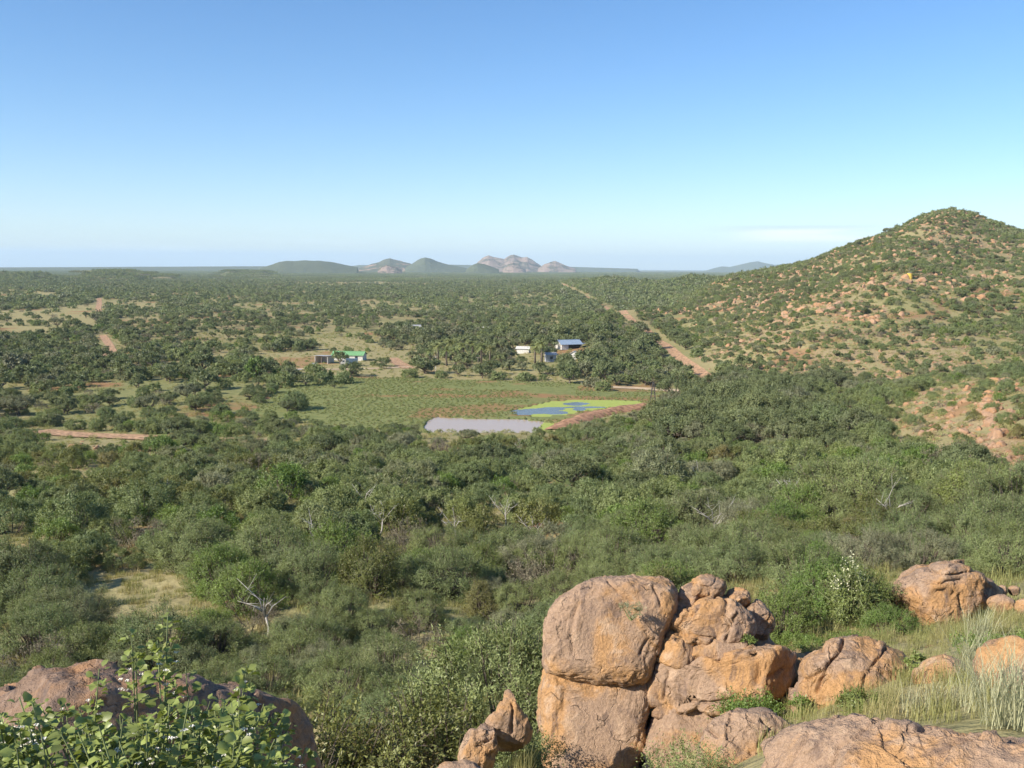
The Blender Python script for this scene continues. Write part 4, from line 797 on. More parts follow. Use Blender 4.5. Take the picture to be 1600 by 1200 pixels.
st('rock_block', [(1228, 1030), (1245, 1028), (1256, 1040), (1250, 1070), (1240, 1110), (1215, 1120), (1205, 1090)], 13.6, 0.6, 30, 0.45, 14)
def thing_rock(label, *a, **k):
    o = rock(*a, **k); tag(o, label, k.pop('cat', 'boulder') if False else 'boulder'); return o
thing_rock('broad humped orange boulder with long cracks right of the stacked boulder', 'boulder', [(1243, 1112), (1243, 1068), (1254, 1060), (1256, 1034), (1290, 1022), (1299, 999), (1329, 994), (1359, 996), (1386, 1012), (1410, 1017), (1424, 1032), (1422, 1064), (1398, 1090), (1335, 1105), (1280, 1118)], 11.8, 0.9, 90, 0.45, 20, 0.05, 10,
           [([(1318, 997), (1312, 1015), (1300, 1030), (1285, 1060), (1272, 1082)], 2.2, 0.07), ([(1386, 1012), (1365, 1035), (1352, 1055), (1346, 1080)], 2.0, 0.05), ([(1256, 1062), (1290, 1050)], 2.5, 0.05), ([(1280, 1075), (1292, 1062)], 2, .04)])
thing_rock('dark shaded boulder in the gap between the stacked and humped boulders', 'boulder', [(1222, 1045), (1232, 1022), (1250, 1020), (1264, 1034), (1266, 1062), (1250, 1085), (1228, 1085)], 13.2, 0.4, 36, 0.45, 41, 0.05, 6)
thing_rock('small rounded boulder between the humped boulder and the pale grass', 'boulder', [(1430, 1085), (1436, 1045), (1455, 1028), (1480, 1024), (1505, 1034), (1512, 1055), (1504, 1085), (1485, 1105), (1450, 1105)], 11.0, 0.4, 50, 0.5, 21, 0.06, 8, [([(1465, 1045), (1475, 1060), (1468, 1080)], 2.5, 0.06)])
thing_rock('far rounded pale orange boulder with flat flakes on its crown', 'boulder', [(1391, 935), (1402, 910), (1420, 897), (1440, 891), (1456, 893), (1458, 886), (1485, 884), (1515, 886), (1520, 893), (1545, 905), (1558, 915), (1563, 928), (1548, 945), (1530, 950), (1505, 965), (1470, 978), (1447, 980), (1430, 965), (1408, 950)], 20.0, 1.3, 90, 0.45, 22, 0.045, 9,
           [([(1457, 893), (1480, 898), (1520, 893)], 1.6, 0.07), ([(1500, 930), (1505, 955)], 1.5, 0.08), ([(1440, 905), (1470, 912), (1500, 905)], 1.6, 0.05), ([(1545, 915), (1540, 935)], 2, 0.08)])
for j, (ol, D_, lb) in enumerate([([(1556, 925), (1560, 916), (1570, 915), (1573, 922), (1570, 930), (1560, 932)], 20.4, 'small pinkish stone touching the far rounded boulder'), ([(1575, 922), (1582, 916), (1592, 918), (1593, 927), (1580, 929)], 20.6, 'round orange stone near the photo edge, right of the far boulder'),
                                ([(1542, 940), (1555, 931), (1575, 932), (1586, 938), (1582, 952), (1555, 956)], 19.2, 'flat-topped stone in front of the far rounded boulder'), ([(1586, 950), (1600, 936), (1620, 938), (1625, 960), (1596, 962)], 18.4, 'stone cut by the right photo edge below the far boulder')]):
    tag(rock('stone', ol, D_, 0.2, 20, 0.55, 30 + j), lb, 'stone')
thing_rock('orange boulder half hidden behind pale feathery grass at right edge', 'boulder', [(1526, 1040), (1532, 1012), (1560, 1003), (1600, 1002), (1650, 1010), (1660, 1060), (1600, 1085), (1550, 1080)], 9.6, 0.6, 50, 0.5, 23, 0.06, 8)
thing_rock('low boulder in grass below the half-hidden orange one at right', 'boulder', [(1558, 1075), (1575, 1048), (1600, 1050), (1640, 1060), (1640, 1110), (1580, 1110)], 8.9, 0.4, 30, 0.5, 24, 0.06, 8)
thing_rock('wide coarse-grained rock slab along the bottom right corner', 'rock_slab', [(1170, 1245), (1205, 1205), (1245, 1168), (1280, 1147), (1320, 1138), (1350, 1134), (1385, 1145), (1440, 1150), (1500, 1158), (1560, 1163), (1640, 1170), (1760, 1210), (1760, 1380), (1300, 1400), (1130, 1300)], 6.3, 1.1, 110, 0.5, 25, 0.035, 6,
           [([(1372, 1122), (1340, 1150), (1310, 1165), (1300, 1200)], 3, 0.03), ([(1260, 1145), (1240, 1180), (1225, 1200)], 3, 0.02), ([(1380, 1135), (1450, 1142), (1520, 1150), (1600, 1160)], 3, 0.025)])
thing_rock('low reddish rock slab in front of the stacked boulder', 'rock_slab', [(1095, 1165), (1105, 1132), (1130, 1115), (1170, 1113), (1210, 1119), (1242, 1133), (1240, 1160), (1210, 1190), (1160, 1215), (1120, 1225), (1095, 1200)], 9.8, 0.8, 70, 0.5, 26, 0.05, 8,
           [([(1190, 1125), (1205, 1135), (1195, 1150), (1185, 1165)], 2.5, 0.06), ([(1110, 1120), (1100, 1135), (1120, 1150)], 2.5, 0.05)])
thing_rock('big grey-pink rock slab behind the flowering shrub, bottom left', 'rock_slab', [(-160, 1135), (-80, 1090), (0, 1079), (60, 1072), (120, 1068), (180, 1070), (250, 1077), (330, 1082), (400, 1092), (436, 1108), (460, 1145), (476, 1180), (486, 1240), (480, 1380), (200, 1420), (-120, 1400)], 5.3, 1.2, 110, 0.5, 27, 0.03, 5, [([(395, 1085), (420, 1120), (440, 1160)], 5, 0.03)], mat=M_ROCKD)
PB = empty('pinnacle_rock', tuple(at(790, 1170, 10.5))); tag(PB, 'low pointed rock pinnacle left of the split boulder', 'boulder')
rock('rock_spire', [(788, 1078), (796, 1075), (802, 1083), (808, 1098), (817, 1110), (826, 1130), (826, 1155), (802, 1175), (770, 1170), (760, 1148), (761, 1124), (776, 1112), (785, 1095)], 10.5, 0.28, 50, 0.55, 28, 0.05, 14, [([(800, 1100), (802, 1145)], 2.5, 0.05)], parent=PB)
rock('rock_block', [(725, 1210), (727, 1147), (736, 1139), (745, 1139), (759, 1127), (771, 1136), (776, 1153), (774, 1180), (765, 1210)], 10.1, 0.25, 50, 0.5, 29, 0.07, 12, [([(745, 1165), (770, 1150)], 3, 0.06)], parent=PB)
thing_rock('flat rock tip at the bottom edge below the pinnacle', 'boulder', [(672, 1215), (690, 1197), (715, 1191), (745, 1196), (765, 1215), (720, 1250)], 9.3, 0.3, 24, 0.5, 31)

# scattered rocks: forms shared between copies
FORMS = []
for i in range(7):
    rs = np.random.default_rng(50 + i); S, Q = cs(14); V = S * np.array([1, rs.uniform(0.7, 1), rs.uniform(0.55, 0.85)])
    for _ in range(14):
        nv = rs.normal(size=3); nv /= np.linalg.norm(nv); h_ = V @ nv; lim = h_.max() * rs.uniform(0.6, 0.9); V = V - nv * (np.maximum(h_ - lim, 0) * 0.92)[:, None]
    V = V * (1 + 0.10 * fbm(V * 1.8 + i * 5, 4, i, 0.55))[:, None]; FORMS.append(mesh_np('rock_form', V, Q, (M_ROCKF,), True))
rcol = bpy.data.collections.new('rock_forms')
for i, f in enumerate(FORMS): rcol.objects.link(bpy.data.objects.new('rform_%03d' % i, f))
ritems = []
def srock(x, y, z, s, lk_='pinkish', name='boulder', grp_='boulders on the hillsides'):
    o = obj(name, FORMS[int(rng.integers(0, 7))], (x, y, z - s * 0.05), None, (rng.uniform(-.3, .3), rng.uniform(-.3, .3), rng.uniform(0, 6.28)))
    o.scale = (s, s * rng.uniform(0.8, 1.2), s * rng.uniform(0.75, 1.15)); tag(o, None, 'boulder', grp_); a, b = proj(np.array([x, y, z])); ritems.append((o, lk_, float(a), float(b))); return o
ALLR = []
def cluster(pts, n, smin, smax, sx, sy, dmin=60):
    for _ in range(n):
        bx, by = pts[int(rng.integers(0, len(pts)))]; x_, y_ = bx + rng.normal() * sx, by + rng.normal() * sy; p = isect(x_, y_, dmin); s = smin + (smax - smin) * rng.uniform() ** 2.2
        ALLR.append((p[0], p[1], gz(p[0], p[1]), s))
cluster([(1505, 615), (1540, 625), (1560, 600), (1590, 610), (1550, 640), (1575, 655), (1520, 655)], 80, 0.35, 1.5, 26, 14)
cluster([(1545, 685), (1570, 695), (1530, 700), (1590, 720), (1560, 735)], 64, 0.3, 1.2, 20, 12)
cluster([(1450, 650), (1420, 632), (1480, 665), (1410, 660)], 50, 0.3, 1.1, 22, 10)
cluster([(1410, 710), (1440, 705), (1450, 725), (1500, 740), (1590, 800), (1330, 795), (1310, 830), (1520, 850)], 16, 0.4, 1.1, 6, 4)
cluster([(180, 698), (150, 702), (130, 700), (200, 705), (110, 696), (220, 700), (170, 710)], 34, 0.4, 1.15, 10, 3.5)
cluster([(15, 712), (45, 692)], 4, 0.5, 1.2, 5, 3)
cluster([(78, 962), (92, 972), (70, 975)], 5, 0.3, 0.75, 5, 4, 25); cluster([(345, 950), (362, 955), (338, 945)], 4, 0.4, 0.9, 5, 3, 25); cluster([(290, 1020), (285, 1040), (230, 930), (30, 865)], 5, 0.2, 0.4, 4, 3, 20)
cluster([(1280, 472), (1300, 478), (1320, 482), (1290, 485), (1255, 480), (1240, 490)], 60, 0.6, 2.6, 14, 4, 250)
cluster([(1340, 485), (1375, 495), (1230, 505), (1210, 515), (1190, 530), (1150, 540), (1130, 550)], 70, 0.4, 1.8, 18, 7, 250)
cluster([(1440, 432), (1460, 440), (1490, 448), (1520, 462), (1535, 465), (1425, 420)], 60, 0.6, 2.6, 12, 5, 350)
cluster([(1280, 402), (1310, 450), (1320, 437), (1270, 456), (1340, 455)], 26, 0.7, 2.4, 6, 5, 350)
cluster([(1450, 340), (1480, 335), (1510, 340), (1470, 350), (1440, 350)], 50, 0.6, 2.2, 16, 6, 500)
cluster([(1560, 425), (1590, 440), (1550, 420)], 40, 0.5, 1.8, 20, 6, 400)
cluster([(1050, 452), (1030, 453), (1080, 450), (1130, 443), (1120, 444), (1150, 443), (1085, 435)], 30, 1.5, 4.5, 9, 1.3, 700)
cluster([(1300, 555), (1250, 570), (1380, 560), (1340, 575), (1200, 560), (1420, 575), (1445, 571)], 60, 0.3, 1.2, 40, 12, 250)
cluster([(1500, 345), (1470, 332), (1490, 342), (1450, 345)], 40, 0.8, 2.6, 18, 5, 500)
cluster([(1300, 420), (1400, 400), (1500, 400), (1560, 420), (1450, 470), (1350, 440), (1500, 500), (1250, 450), (1580, 470)], 150, 0.4, 1.9, 40, 18, 350)
cluster([(1230, 500), (1215, 512), (1270, 490), (1330, 500), (1360, 505)], 60, 0.6, 2.4, 10, 5, 250)
ALLR.sort(key=lambda r: -r[3] / math.hypot(r[0], r[1])); SM = []
for x_, y_, z_, s_ in ALLR[:295]: srock(x_, y_, z_, s_, ('big ' if s_ > 1.6 else 'small ' if s_ < 0.6 else '') + 'pinkish-orange angular boulder')
SM += ALLR[295:]
relabel(ritems)
sc_r = rings(240, 430, 1.7, 8, 33); a_, b_ = proj(np.stack([sc_r[:, 0], sc_r[:, 1], hgt(sc_r[:, 0], sc_r[:, 1])], -1))
k = inpoly(a_, b_, [(1085, 560), (1130, 520), (1210, 478), (1290, 462), (1380, 478), (1480, 530), (1600, 570), (1640, 620), (1400, 610), (1330, 592), (1200, 590)]) & (fbm2(sc_r[:, 0], sc_r[:, 1], 14, 3, 61) > -0.1); sc_r = sc_r[k]
SM += [(x_, y_, gz_, s_) for x_, y_, gz_, s_ in zip(sc_r[:, 0], sc_r[:, 1], hgt(sc_r[:, 0], sc_r[:, 1]), 0.15 + 0.55 * rng.uniform(0, 1, len(sc_r)) ** 3)]
hr = rings(420, 860, 4.2, 8, 33); zh = hgt(hr[:, 0], hr[:, 1]); k = (zh > 6) & (fbm2(hr[:, 0], hr[:, 1], 45, 4, 62) > 0.0); hr = hr[k]; zh = zh[k]
SM += [(x_, y_, gz_, s_) for x_, y_, gz_, s_ in zip(hr[:, 0], hr[:, 1], zh, 0.4 + 1.7 * rng.uniform(0, 1, len(hr)) ** 2.5)]
r2_ = rings(60, 210, 2.2, 14, 33); a_, b_ = proj(np.stack([r2_[:, 0], r2_[:, 1], hgt(r2_[:, 0], r2_[:, 1])], -1)); k = inpoly(a_, b_, [(1380, 640), (1500, 590), (1660, 590), (1660, 800), (1500, 740), (1400, 700)]); r2_ = r2_[k]
SM += [(x_, y_, gz_, s_) for x_, y_, gz_, s_ in zip(r2_[:, 0], r2_[:, 1], hgt(r2_[:, 0], r2_[:, 1]), 0.12 + 0.5 * rng.uniform(0, 1, len(r2_)) ** 3)]
r3 = rings(6, 34, 0.55, 3, 33); k = rng.uniform(0, 1, len(r3)) < 0.12; r3 = r3[k]
SM += [(x_, y_, gz_ - 0.02, s_) for x_, y_, gz_, s_ in zip(r3[:, 0], r3[:, 1], hgt(r3[:, 0], r3[:, 1]), 0.03 + 0.12 * rng.uniform(0, 1, len(r3)) ** 2)]
SM = np.array(SM); n = len(SM)
gn_scatter('rock_rubble', rcol, SM[:, :3], rng.uniform(0, 6.28, n), SM[:, 3:4] * rng.uniform(0.7, 1.2, (n, 3)), rng.integers(0, 7, n), 'loose stones strewn over the rocky slopes')

# ------------------------------------------------------------------ grass
gcol = bpy.data.collections.new('grass_forms')
def tuft(seed, n, h, spread, w, lean=0.35):
    rs = np.random.default_rng(seed); a = rs.uniform(0, 6.28, n); r = spread * np.sqrt(rs.uniform(0, 1, n)); b = np.stack([np.cos(a) * r, np.sin(a) * r, np.zeros(n)], -1)
    L = h * rs.uniform(0.5, 1.1, n); la = rs.uniform(0, 6.28, n); le = lean * rs.uniform(0.2, 1, n); dirv = np.stack([np.cos(la) * le, np.sin(la) * le, np.ones(n)], -1)
    s = np.stack([-np.sin(la), np.cos(la), np.zeros(n)], -1) * w; p1 = b + dirv * (L * 0.55)[:, None]; p2 = b + dirv * (L * 0.9)[:, None] + np.stack([np.cos(la) * le * L * 0.5, np.sin(la) * le * L * 0.5, np.zeros(n)], -1)
    V = np.stack([b - s, b + s, p1 + s * 0.8, p1 - s * 0.8, p2], 1).reshape(-1, 3); F_ = []
    for i in range(n): F_ += [(5 * i, 5 * i + 1, 5 * i + 2, 5 * i + 3), (5 * i + 3, 5 * i + 2, 5 * i + 4)]
    return V, F_, np.repeat(rs.uniform(0, 1, n), 5)
TM = []
for i, (n_, h_, sp_, w_) in enumerate([(70, 0.4, 0.16, 0.003), (60, 0.55, 0.14, 0.003), (90, 0.25, 0.25, 0.004)]):
    V, F_, lv = tuft(i, n_, h_, sp_, w_ * (1 if i < 2 else 1)); me = mesh_np('grass_form', V, F_, (M_GRASS,), False, dict(lv=lv)); gcol.objects.link(bpy.data.objects.new('gform_%03d' % i, me)); TM.append(me)
V, F_, lv = tuft(9, 120, 0.5, 0.5, 0.008); me = mesh_np('grass_form', V, F_, (M_GRASS,), False, dict(lv=lv)); gcol.objects.link(bpy.data.objects.new('gform_003', me))
V, Fq, lv, mb = plant(33, 0.55, 0.35, 0.0, 16, 8, 6, 0.035, 'dome', wood=0, twl=(0.06, 0.16), lw=0.6)
me = mesh_np('herb_form', V, Fq, (M_BRIGHT,), False, dict(lv=lv)); gcol.objects.link(bpy.data.objects.new('gform_004', me))
g1 = rings(5, 30, 0.30, -2, 34); g2 = rings(18, 95, 1.0, -33, 33); g1n = len(g1); G = np.concatenate([g1, g2]); gn_ = fbm2(G[:, 0], G[:, 1], 2.2, 3, 91); Dg = np.hypot(G[:, 0], G[:, 1])
keep = np.where(np.arange(len(G)) < g1n, (gn_ > -0.35), rng.uniform(0, 1, len(G)) < 0.8); G = G[keep]; isn = (np.arange(len(gn_)) < g1n)[keep]; gn_ = gn_[keep]
n = len(G); fid = np.where(isn, np.where(gn_ > 0.7, 4, rng.integers(0, 3, n)), 3); Dg = np.hypot(G[:, 0], G[:, 1]); gs = np.where(isn, rng.uniform(0.3, 0.75, n) * np.where(fid == 4, 1.0, 1), rng.uniform(0.4, 1.0, n))
zg = hgt(G[:, 0], G[:, 1]); gx, gy = proj(np.stack([G[:, 0], G[:, 1], zg + 0.15], -1)); gs = np.where((Dg < 12.5) & inpoly(gx, gy, [(820, 900), (1225, 900), (1225, 1130), (1150, 1200), (1040, 1300), (820, 1300)]), 0.0, gs); gs = np.where((Dg < 8.4) & (gy > 1105), 0.0, gs)
ok = gs > 0; G, fid, gs = G[ok], fid[ok], gs[ok]; n = len(G)
gn_scatter('grass', gcol, np.stack([G[:, 0], G[:, 1], hgt(G[:, 0], G[:, 1]) - 0.02], -1), rng.uniform(0, 6.28, n), gs[:, None] * np.ones((1, 3)), fid, 'dry yellow-green grass between rocks and bushes')
M_PALE = leafmat('pale_grass', (0.42, 0.42, 0.27), (0.38, 0.38, 0.24), (0.45, 0.42, 0.30), 0.35)
for i, (x_, y_, D_, h_, lb) in enumerate([(1570, 1150, 7.2, 0.75, 'tallest pale feathery grass tuft near the right photo edge'), (1600, 1130, 7.6, 0.6, 'pale grass tuft cut by the right photo edge above the slab'), (1535, 1125, 8.2, 0.5, 'pale grass tuft left of the tallest one, above the slab'),
                                        (1520, 1040, 10.5, 0.6, 'feathery grass tuft beside the half-hidden orange boulder'), (1480, 1115, 8.8, 0.35, 'short straw tuft in front of the small rounded boulder'), (1440, 1118, 8.8, 0.32, 'short straw tuft left of centre before the small boulder'), (1530, 990, 13.5, 0.55, 'grey-green grass tuft above the half-hidden orange boulder')]):
    V, F_, lv = tuft(60 + i, 160, h_, 0.16, 0.0028, 0.5); p = at(x_, y_, D_); o = obj('grass_tuft', mesh_np('grass_tuft', V, F_, (M_PALE,), False, dict(lv=lv)), (p[0], p[1], gz(p[0], p[1]) - 0.02)); tag(o, lb, 'grass tuft', 'tall pale grass tufts among the right-hand rocks')

# small bright plants among the foreground rocks
def herb(name, px_, py_, D_, w_, h_, lf, mat, lb, seed, n=(30, 14, 10), zoff=None, quad=True, cat='plant'):
    V, Fq, lv, mb = plant(seed, w_, h_, 0.0, n[0], n[1], n[2], lf, 'dome', wood=1, wr=0.008, twl=(w_ * 0.1, w_ * 0.28), lw=0.5, quad=quad, stems=4); p = at(px_, py_, D_)
    e = empty(name, (p[0], p[1], p[2] if zoff is not None else gz(p[0], p[1]))); tag(e, lb, cat); obj('foliage', mesh_np('foliage', V, Fq, (mat,), False, dict(lv=lv)), parent=e); mb.build('stem', M_STEM, e); return e
herb('green_herb', 1175, 1108, 11.2, 0.8, 0.26, 0.03, M_BRIGHT, 'vivid green feathery plant at the foot of the stacked boulder', 801, (50, 16, 10))
herb('green_herb', 1345, 1116, 9.8, 0.42, 0.1, 0.03, M_BRIGHT, 'vivid green plant in front of the humped boulder', 802, (36, 14, 10))
herb('green_herb', 1258, 1100, 11.0, 0.3, 0.2, 0.035, M_BRIGHT, 'little dark-leaved plant at the humped boulder foot', 803, (14, 8, 8))
herb('green_herb', 1168, 1006, 12.3, 0.18, 0.10, 0.03, M_BRIGHT, 'tiny plant rooted in a crack of the stacked boulder', 804, (10, 6, 6), zoff=1)
herb('grey_herb', 986, 962, 11.9, 0.28, 0.16, 0.02, M_THORN, 'small grey-green tuft growing on the face of the split boulder', 805, (16, 8, 8), zoff=1)
herb('grey_shrub', 1085, 1215, 8.3, 0.85, 0.42, 0.022, M_THORN, 'low grey-green twiggy shrub at the bottom edge before the split boulder', 806, (60, 14, 10), cat='shrub')
herb('leafy_plant', 1431, 1062, 11.2, 0.2, 0.28, 0.04, M_BRIGHT, 'small upright leafy plant between humped and small boulder', 807, (12, 7, 7))
herb('grey_shrub', 1010, 1235, 8.6, 0.6, 0.35, 0.022, M_BRIGHT, 'low green shrub at the bottom edge below the boulder crack', 808, (40, 12, 10), cat='shrub')
herb('green_herb', 900, 1225, 9.6, 0.6, 0.3, 0.03, M_OLIVE, 'low plant at the foot of the split boulder', 809, (24, 10, 10))
herb('green_herb', 700, 1192, 12.0, 0.5, 0.7, 0.03, M_BRIGHT, 'bright green sprig beside the pinnacle rock', 810, (24, 12, 10))
herb('green_herb', 815, 1160, 10.9, 0.9, 0.3, 0.03, M_THORN, 'grey-green plant between pinnacle and split boulder', 811, (40, 12, 10))
M_FLOWER = leafmat('pale_seedheads', (0.62, 0.60, 0.42), (0.55, 0.56, 0.36), (0.62, 0.6, 0.42), 0.3)
fs = empty('tall_seeding_shrub', (0, 0, 0)); p = at(1328, 960, 18.5); fs.location = (p[0], p[1], gz(p[0], p[1])); tag(fs, 'tall shrub with pale seed heads rising behind the humped boulder', 'shrub')
V, Fq, lv, mb = plant(820, 0.9, 1.1, 0.1, 30, 14, 8, 0.04, 'dome', wood=2, wr=0.015, twl=(0.12, 0.3), lw=0.5, quad=True); obj('foliage', mesh_np('foliage', V, Fq, (M_BRIGHT,), False, dict(lv=lv)), parent=fs); mb.build('stem', M_STEM, fs)
rs = np.random.default_rng(5); pos = np.concatenate([np.stack([x_ + rs.normal(size=60) * 0.05, y_ + rs.normal(size=60) * 0.05, rs.uniform(0.7, h_, 60)], -1) for x_, y_, h_ in [(0, 0, 1.45), (-0.12, 0.05, 1.3), (0.1, 0, 1.2), (0.25, 0.1, 1.0), (-0.28, 0, 0.95)]])
V, Fq = leaves(pos, rs.normal(size=(len(pos), 3)) + [0, 0, 0.6], 0.04, 0.028, rs, True); so = obj('seed_heads', mesh_np('seed_heads', V, Fq, (M_FLOWER,), False, dict(lv=np.repeat(rs.uniform(0, 1, len(pos)), 4))), parent=fs)

# flowering shrub close to the viewpoint, bottom left
M_LEAF = leafmat('broad_leaf', (0.19, 0.24, 0.055), (0.24, 0.30, 0.075), (0.30, 0.31, 0.11), 0.35, 0.05)
M_WHITE = plain('flower_petal', (0.72, 0.70, 0.62), 0.7, var=0.1)
rs = np.random.default_rng(77); sh = empty('flowering_shrub', tuple(at(230, 1330, 2.7))); O = np.array(sh.location)
tag(sh, 'flowering shrub with round green leaves in the bottom left foreground', 'shrub')
LFM = []
for k in range(4):
    cv_ = [(0, -0.0, 0), (0.30, 0.35, 0.06), (0.26, 0.75, 0.05), (0, 1, -0.10), (-0.26, 0.75, 0.05), (-0.30, 0.35, 0.06), (0, 0.3, 0), (0, 0.7, -0.02)]
    V = np.array(cv_) * [1.25 + 0.1 * k, 1, 1 + k * 0.5]; LFM.append(mesh_np('leaf', V, [(0, 1, 6), (1, 2, 7, 6), (2, 3, 7), (3, 4, 7), (4, 5, 6, 7), (5, 0, 6)], (M_LEAF,), True, dict(lv=np.full(8, 0.15 + 0.25 * k))))
tips = [(262, 962, 2.5), (246, 1000, 2.5), (205, 995, 2.55), (212, 1030, 2.55), (155, 1045, 2.5), (290, 1042, 2.6), (275, 1070, 2.6), (385, 1048, 2.7), (375, 1075, 2.7), (50, 1098, 2.4), (30, 1090, 2.4), (445, 1115, 2.8), (478, 1168, 2.6)]
for _ in range(210):
    x_ = rs.uniform(-60, 455); tips.append((x_, rs.uniform(1085 if 60 < x_ < 420 else 1105, 1228) + abs(x_ - 230) * 0.03, rs.uniform(2.1, 3.0)))
mb = MB(); LF = []; FL = []
for x_, y_, d_ in tips:
    tip = at(x_, y_, d_); tip_l = tip - O; root = np.array([tip_l[0] * 0.55 + rs.normal() * 0.05, tip_l[1] * 0.5, -0.25 + 0 * tip_l[2]]); mid_ = root * 0.4 + tip_l * 0.6 + rs.normal(size=3) * [0.035, 0.035, 0.02]
    pts_ = [root, mid_, tip_l]; mb.tube(pts_, [0.005, 0.0032, 0.0015], 5); nL = int(rs.integers(18, 32)) + (16 if y_ < 1080 else 0)
    for j in range(nL):
        f_ = rs.uniform(0.35, 1.0) ** 0.7; p = (root * (1 - f_) + mid_ * f_) if rs.uniform() < 0.25 else mid_ * (1 - f_) + tip_l * f_
        a = rs.uniform(0, 6.28); dv = np.array([math.cos(a), math.sin(a), rs.uniform(-0.2, 0.7)]); LF.append((p + dv * 0.012, dv, rs.uniform(0.014, 0.034)))
    if y_ < 1110 or rs.uniform() < 0.4:
        for _ in range(int(rs.integers(2, 6))): FL.append(mid_ * 0.25 + tip_l * 0.75 + rs.normal(size=3) * 0.022)
mb.build('stem', M_STEM, sh, smooth_=True)
def leaf_rot(dv, roll):
    y_ = Vector(dv).normalized(); z_ = Vector((0, 0, 1)) - y_ * y_.z; z_.normalize(); z_ = Matrix.Rotation(roll, 3, y_) @ z_; x_ = y_.cross(z_); return Matrix((x_, y_, z_)).transposed()
LF.sort(key=lambda q: q[0][1] - q[0][2] * 2); sel = set(rs.choice(len(LF), min(298, len(LF)), False).tolist()); Vs = []; Fs = []; lvs = []; nb = 0
for i, (p, dv, s_) in enumerate(LF):
    me = LFM[i % 4]; M3 = leaf_rot(dv, rs.normal() * 0.6)
    if i in sel: o = obj('leaf', me, tuple(p), sh, M3.to_euler()); o.scale = (s_, s_, s_)
    else:
        v = np.array([tuple(q.co) for q in me.vertices]) * s_ @ np.array(M3).T + p; Vs.append(v); Fs += [tuple(k + nb for k in f.vertices) for f in me.polygons]; nb += 8; lvs += [0.15 + 0.25 * (i % 4)] * 8
o = obj('leaves', mesh_np('leaves', np.concatenate(Vs), Fs, (M_LEAF,), True, dict(lv=lvs)), parent=sh); o['kind'] = 'stuff'
fb = MB()
for p in FL:
    for k in range(5):
        a = k * 1.2566 + rs.uniform(0, 0.3); r_ = rs.uniform(0.004, 0.0075); fb.add([p, p + [math.cos(a - .4) * r_, math.sin(a - .4) * r_, .004], p + [math.cos(a) * r_ * 1.4, math.sin(a) * r_ * 1.4, .002], p + [math.cos(a + .4) * r_, math.sin(a + .4) * r_, .004]], [(0, 1, 2, 3)])
o = fb.build('flowers', M_WHITE, sh); o['kind'] = 'stuff'

# bleached dead trees
def snag(px_, py_, hpx, seed, lb, D_=None):
    p = isect(px_, py_, 20); d_ = math.hypot(p[0], p[1]); H_ = max(3.0, 1.25 * hpx * d_ / F + 0.6); rs = np.random.default_rng(seed); e = empty('dead_tree', (p[0], p[1], p[2] - 0.1)); tag(e, lb, 'dead tree', 'bleached dead trees standing in the scrub')
    mb = MB(); top = np.array([rs.normal() * 0.2, 0, H_ * 0.45]); r0 = max(0.04, 0.018 * H_); mb.tube([(0, 0, -0.3), top * 0.5 + [0.1, 0, 0], top], [r0 * 1.3, r0, r0 * 0.8], 7); mb.build('trunk', M_DEAD, e, smooth_=True)
    for _ in range(6):
        a = rs.uniform(0, 6.28); l_ = H_ * rs.uniform(0.35, 0.65); dv = np.array([math.cos(a) * 0.75, math.sin(a) * 0.4, rs.uniform(0.35, 1.0)]); m1 = top + dv * l_ * 0.45 + rs.normal(size=3) * 0.08 * H_ * 0.5; t1 = top + dv * l_ + rs.normal(size=3) * 0.1 * H_ * 0.5
        bm_ = MB(); bm_.tube([top * rs.uniform(0.7, 1.0), m1, t1], [r0 * 0.6, r0 * 0.4, r0 * 0.12], 5)
        for _ in range(3): q = m1 * 0.5 + t1 * 0.5 if rs.uniform() < 0.5 else m1; bm_.tube([q, q + rs.normal(size=3) * l_ * 0.18 + [0, 0, l_ * 0.15]], [r0 * 0.22, r0 * 0.06], 4)
        bm_.build('branch', M_DEAD, e, smooth_=True)
for i, q in enumerate(SNAGS):
    snag(q[0], q[1], q[2], 40 + i, q[3])

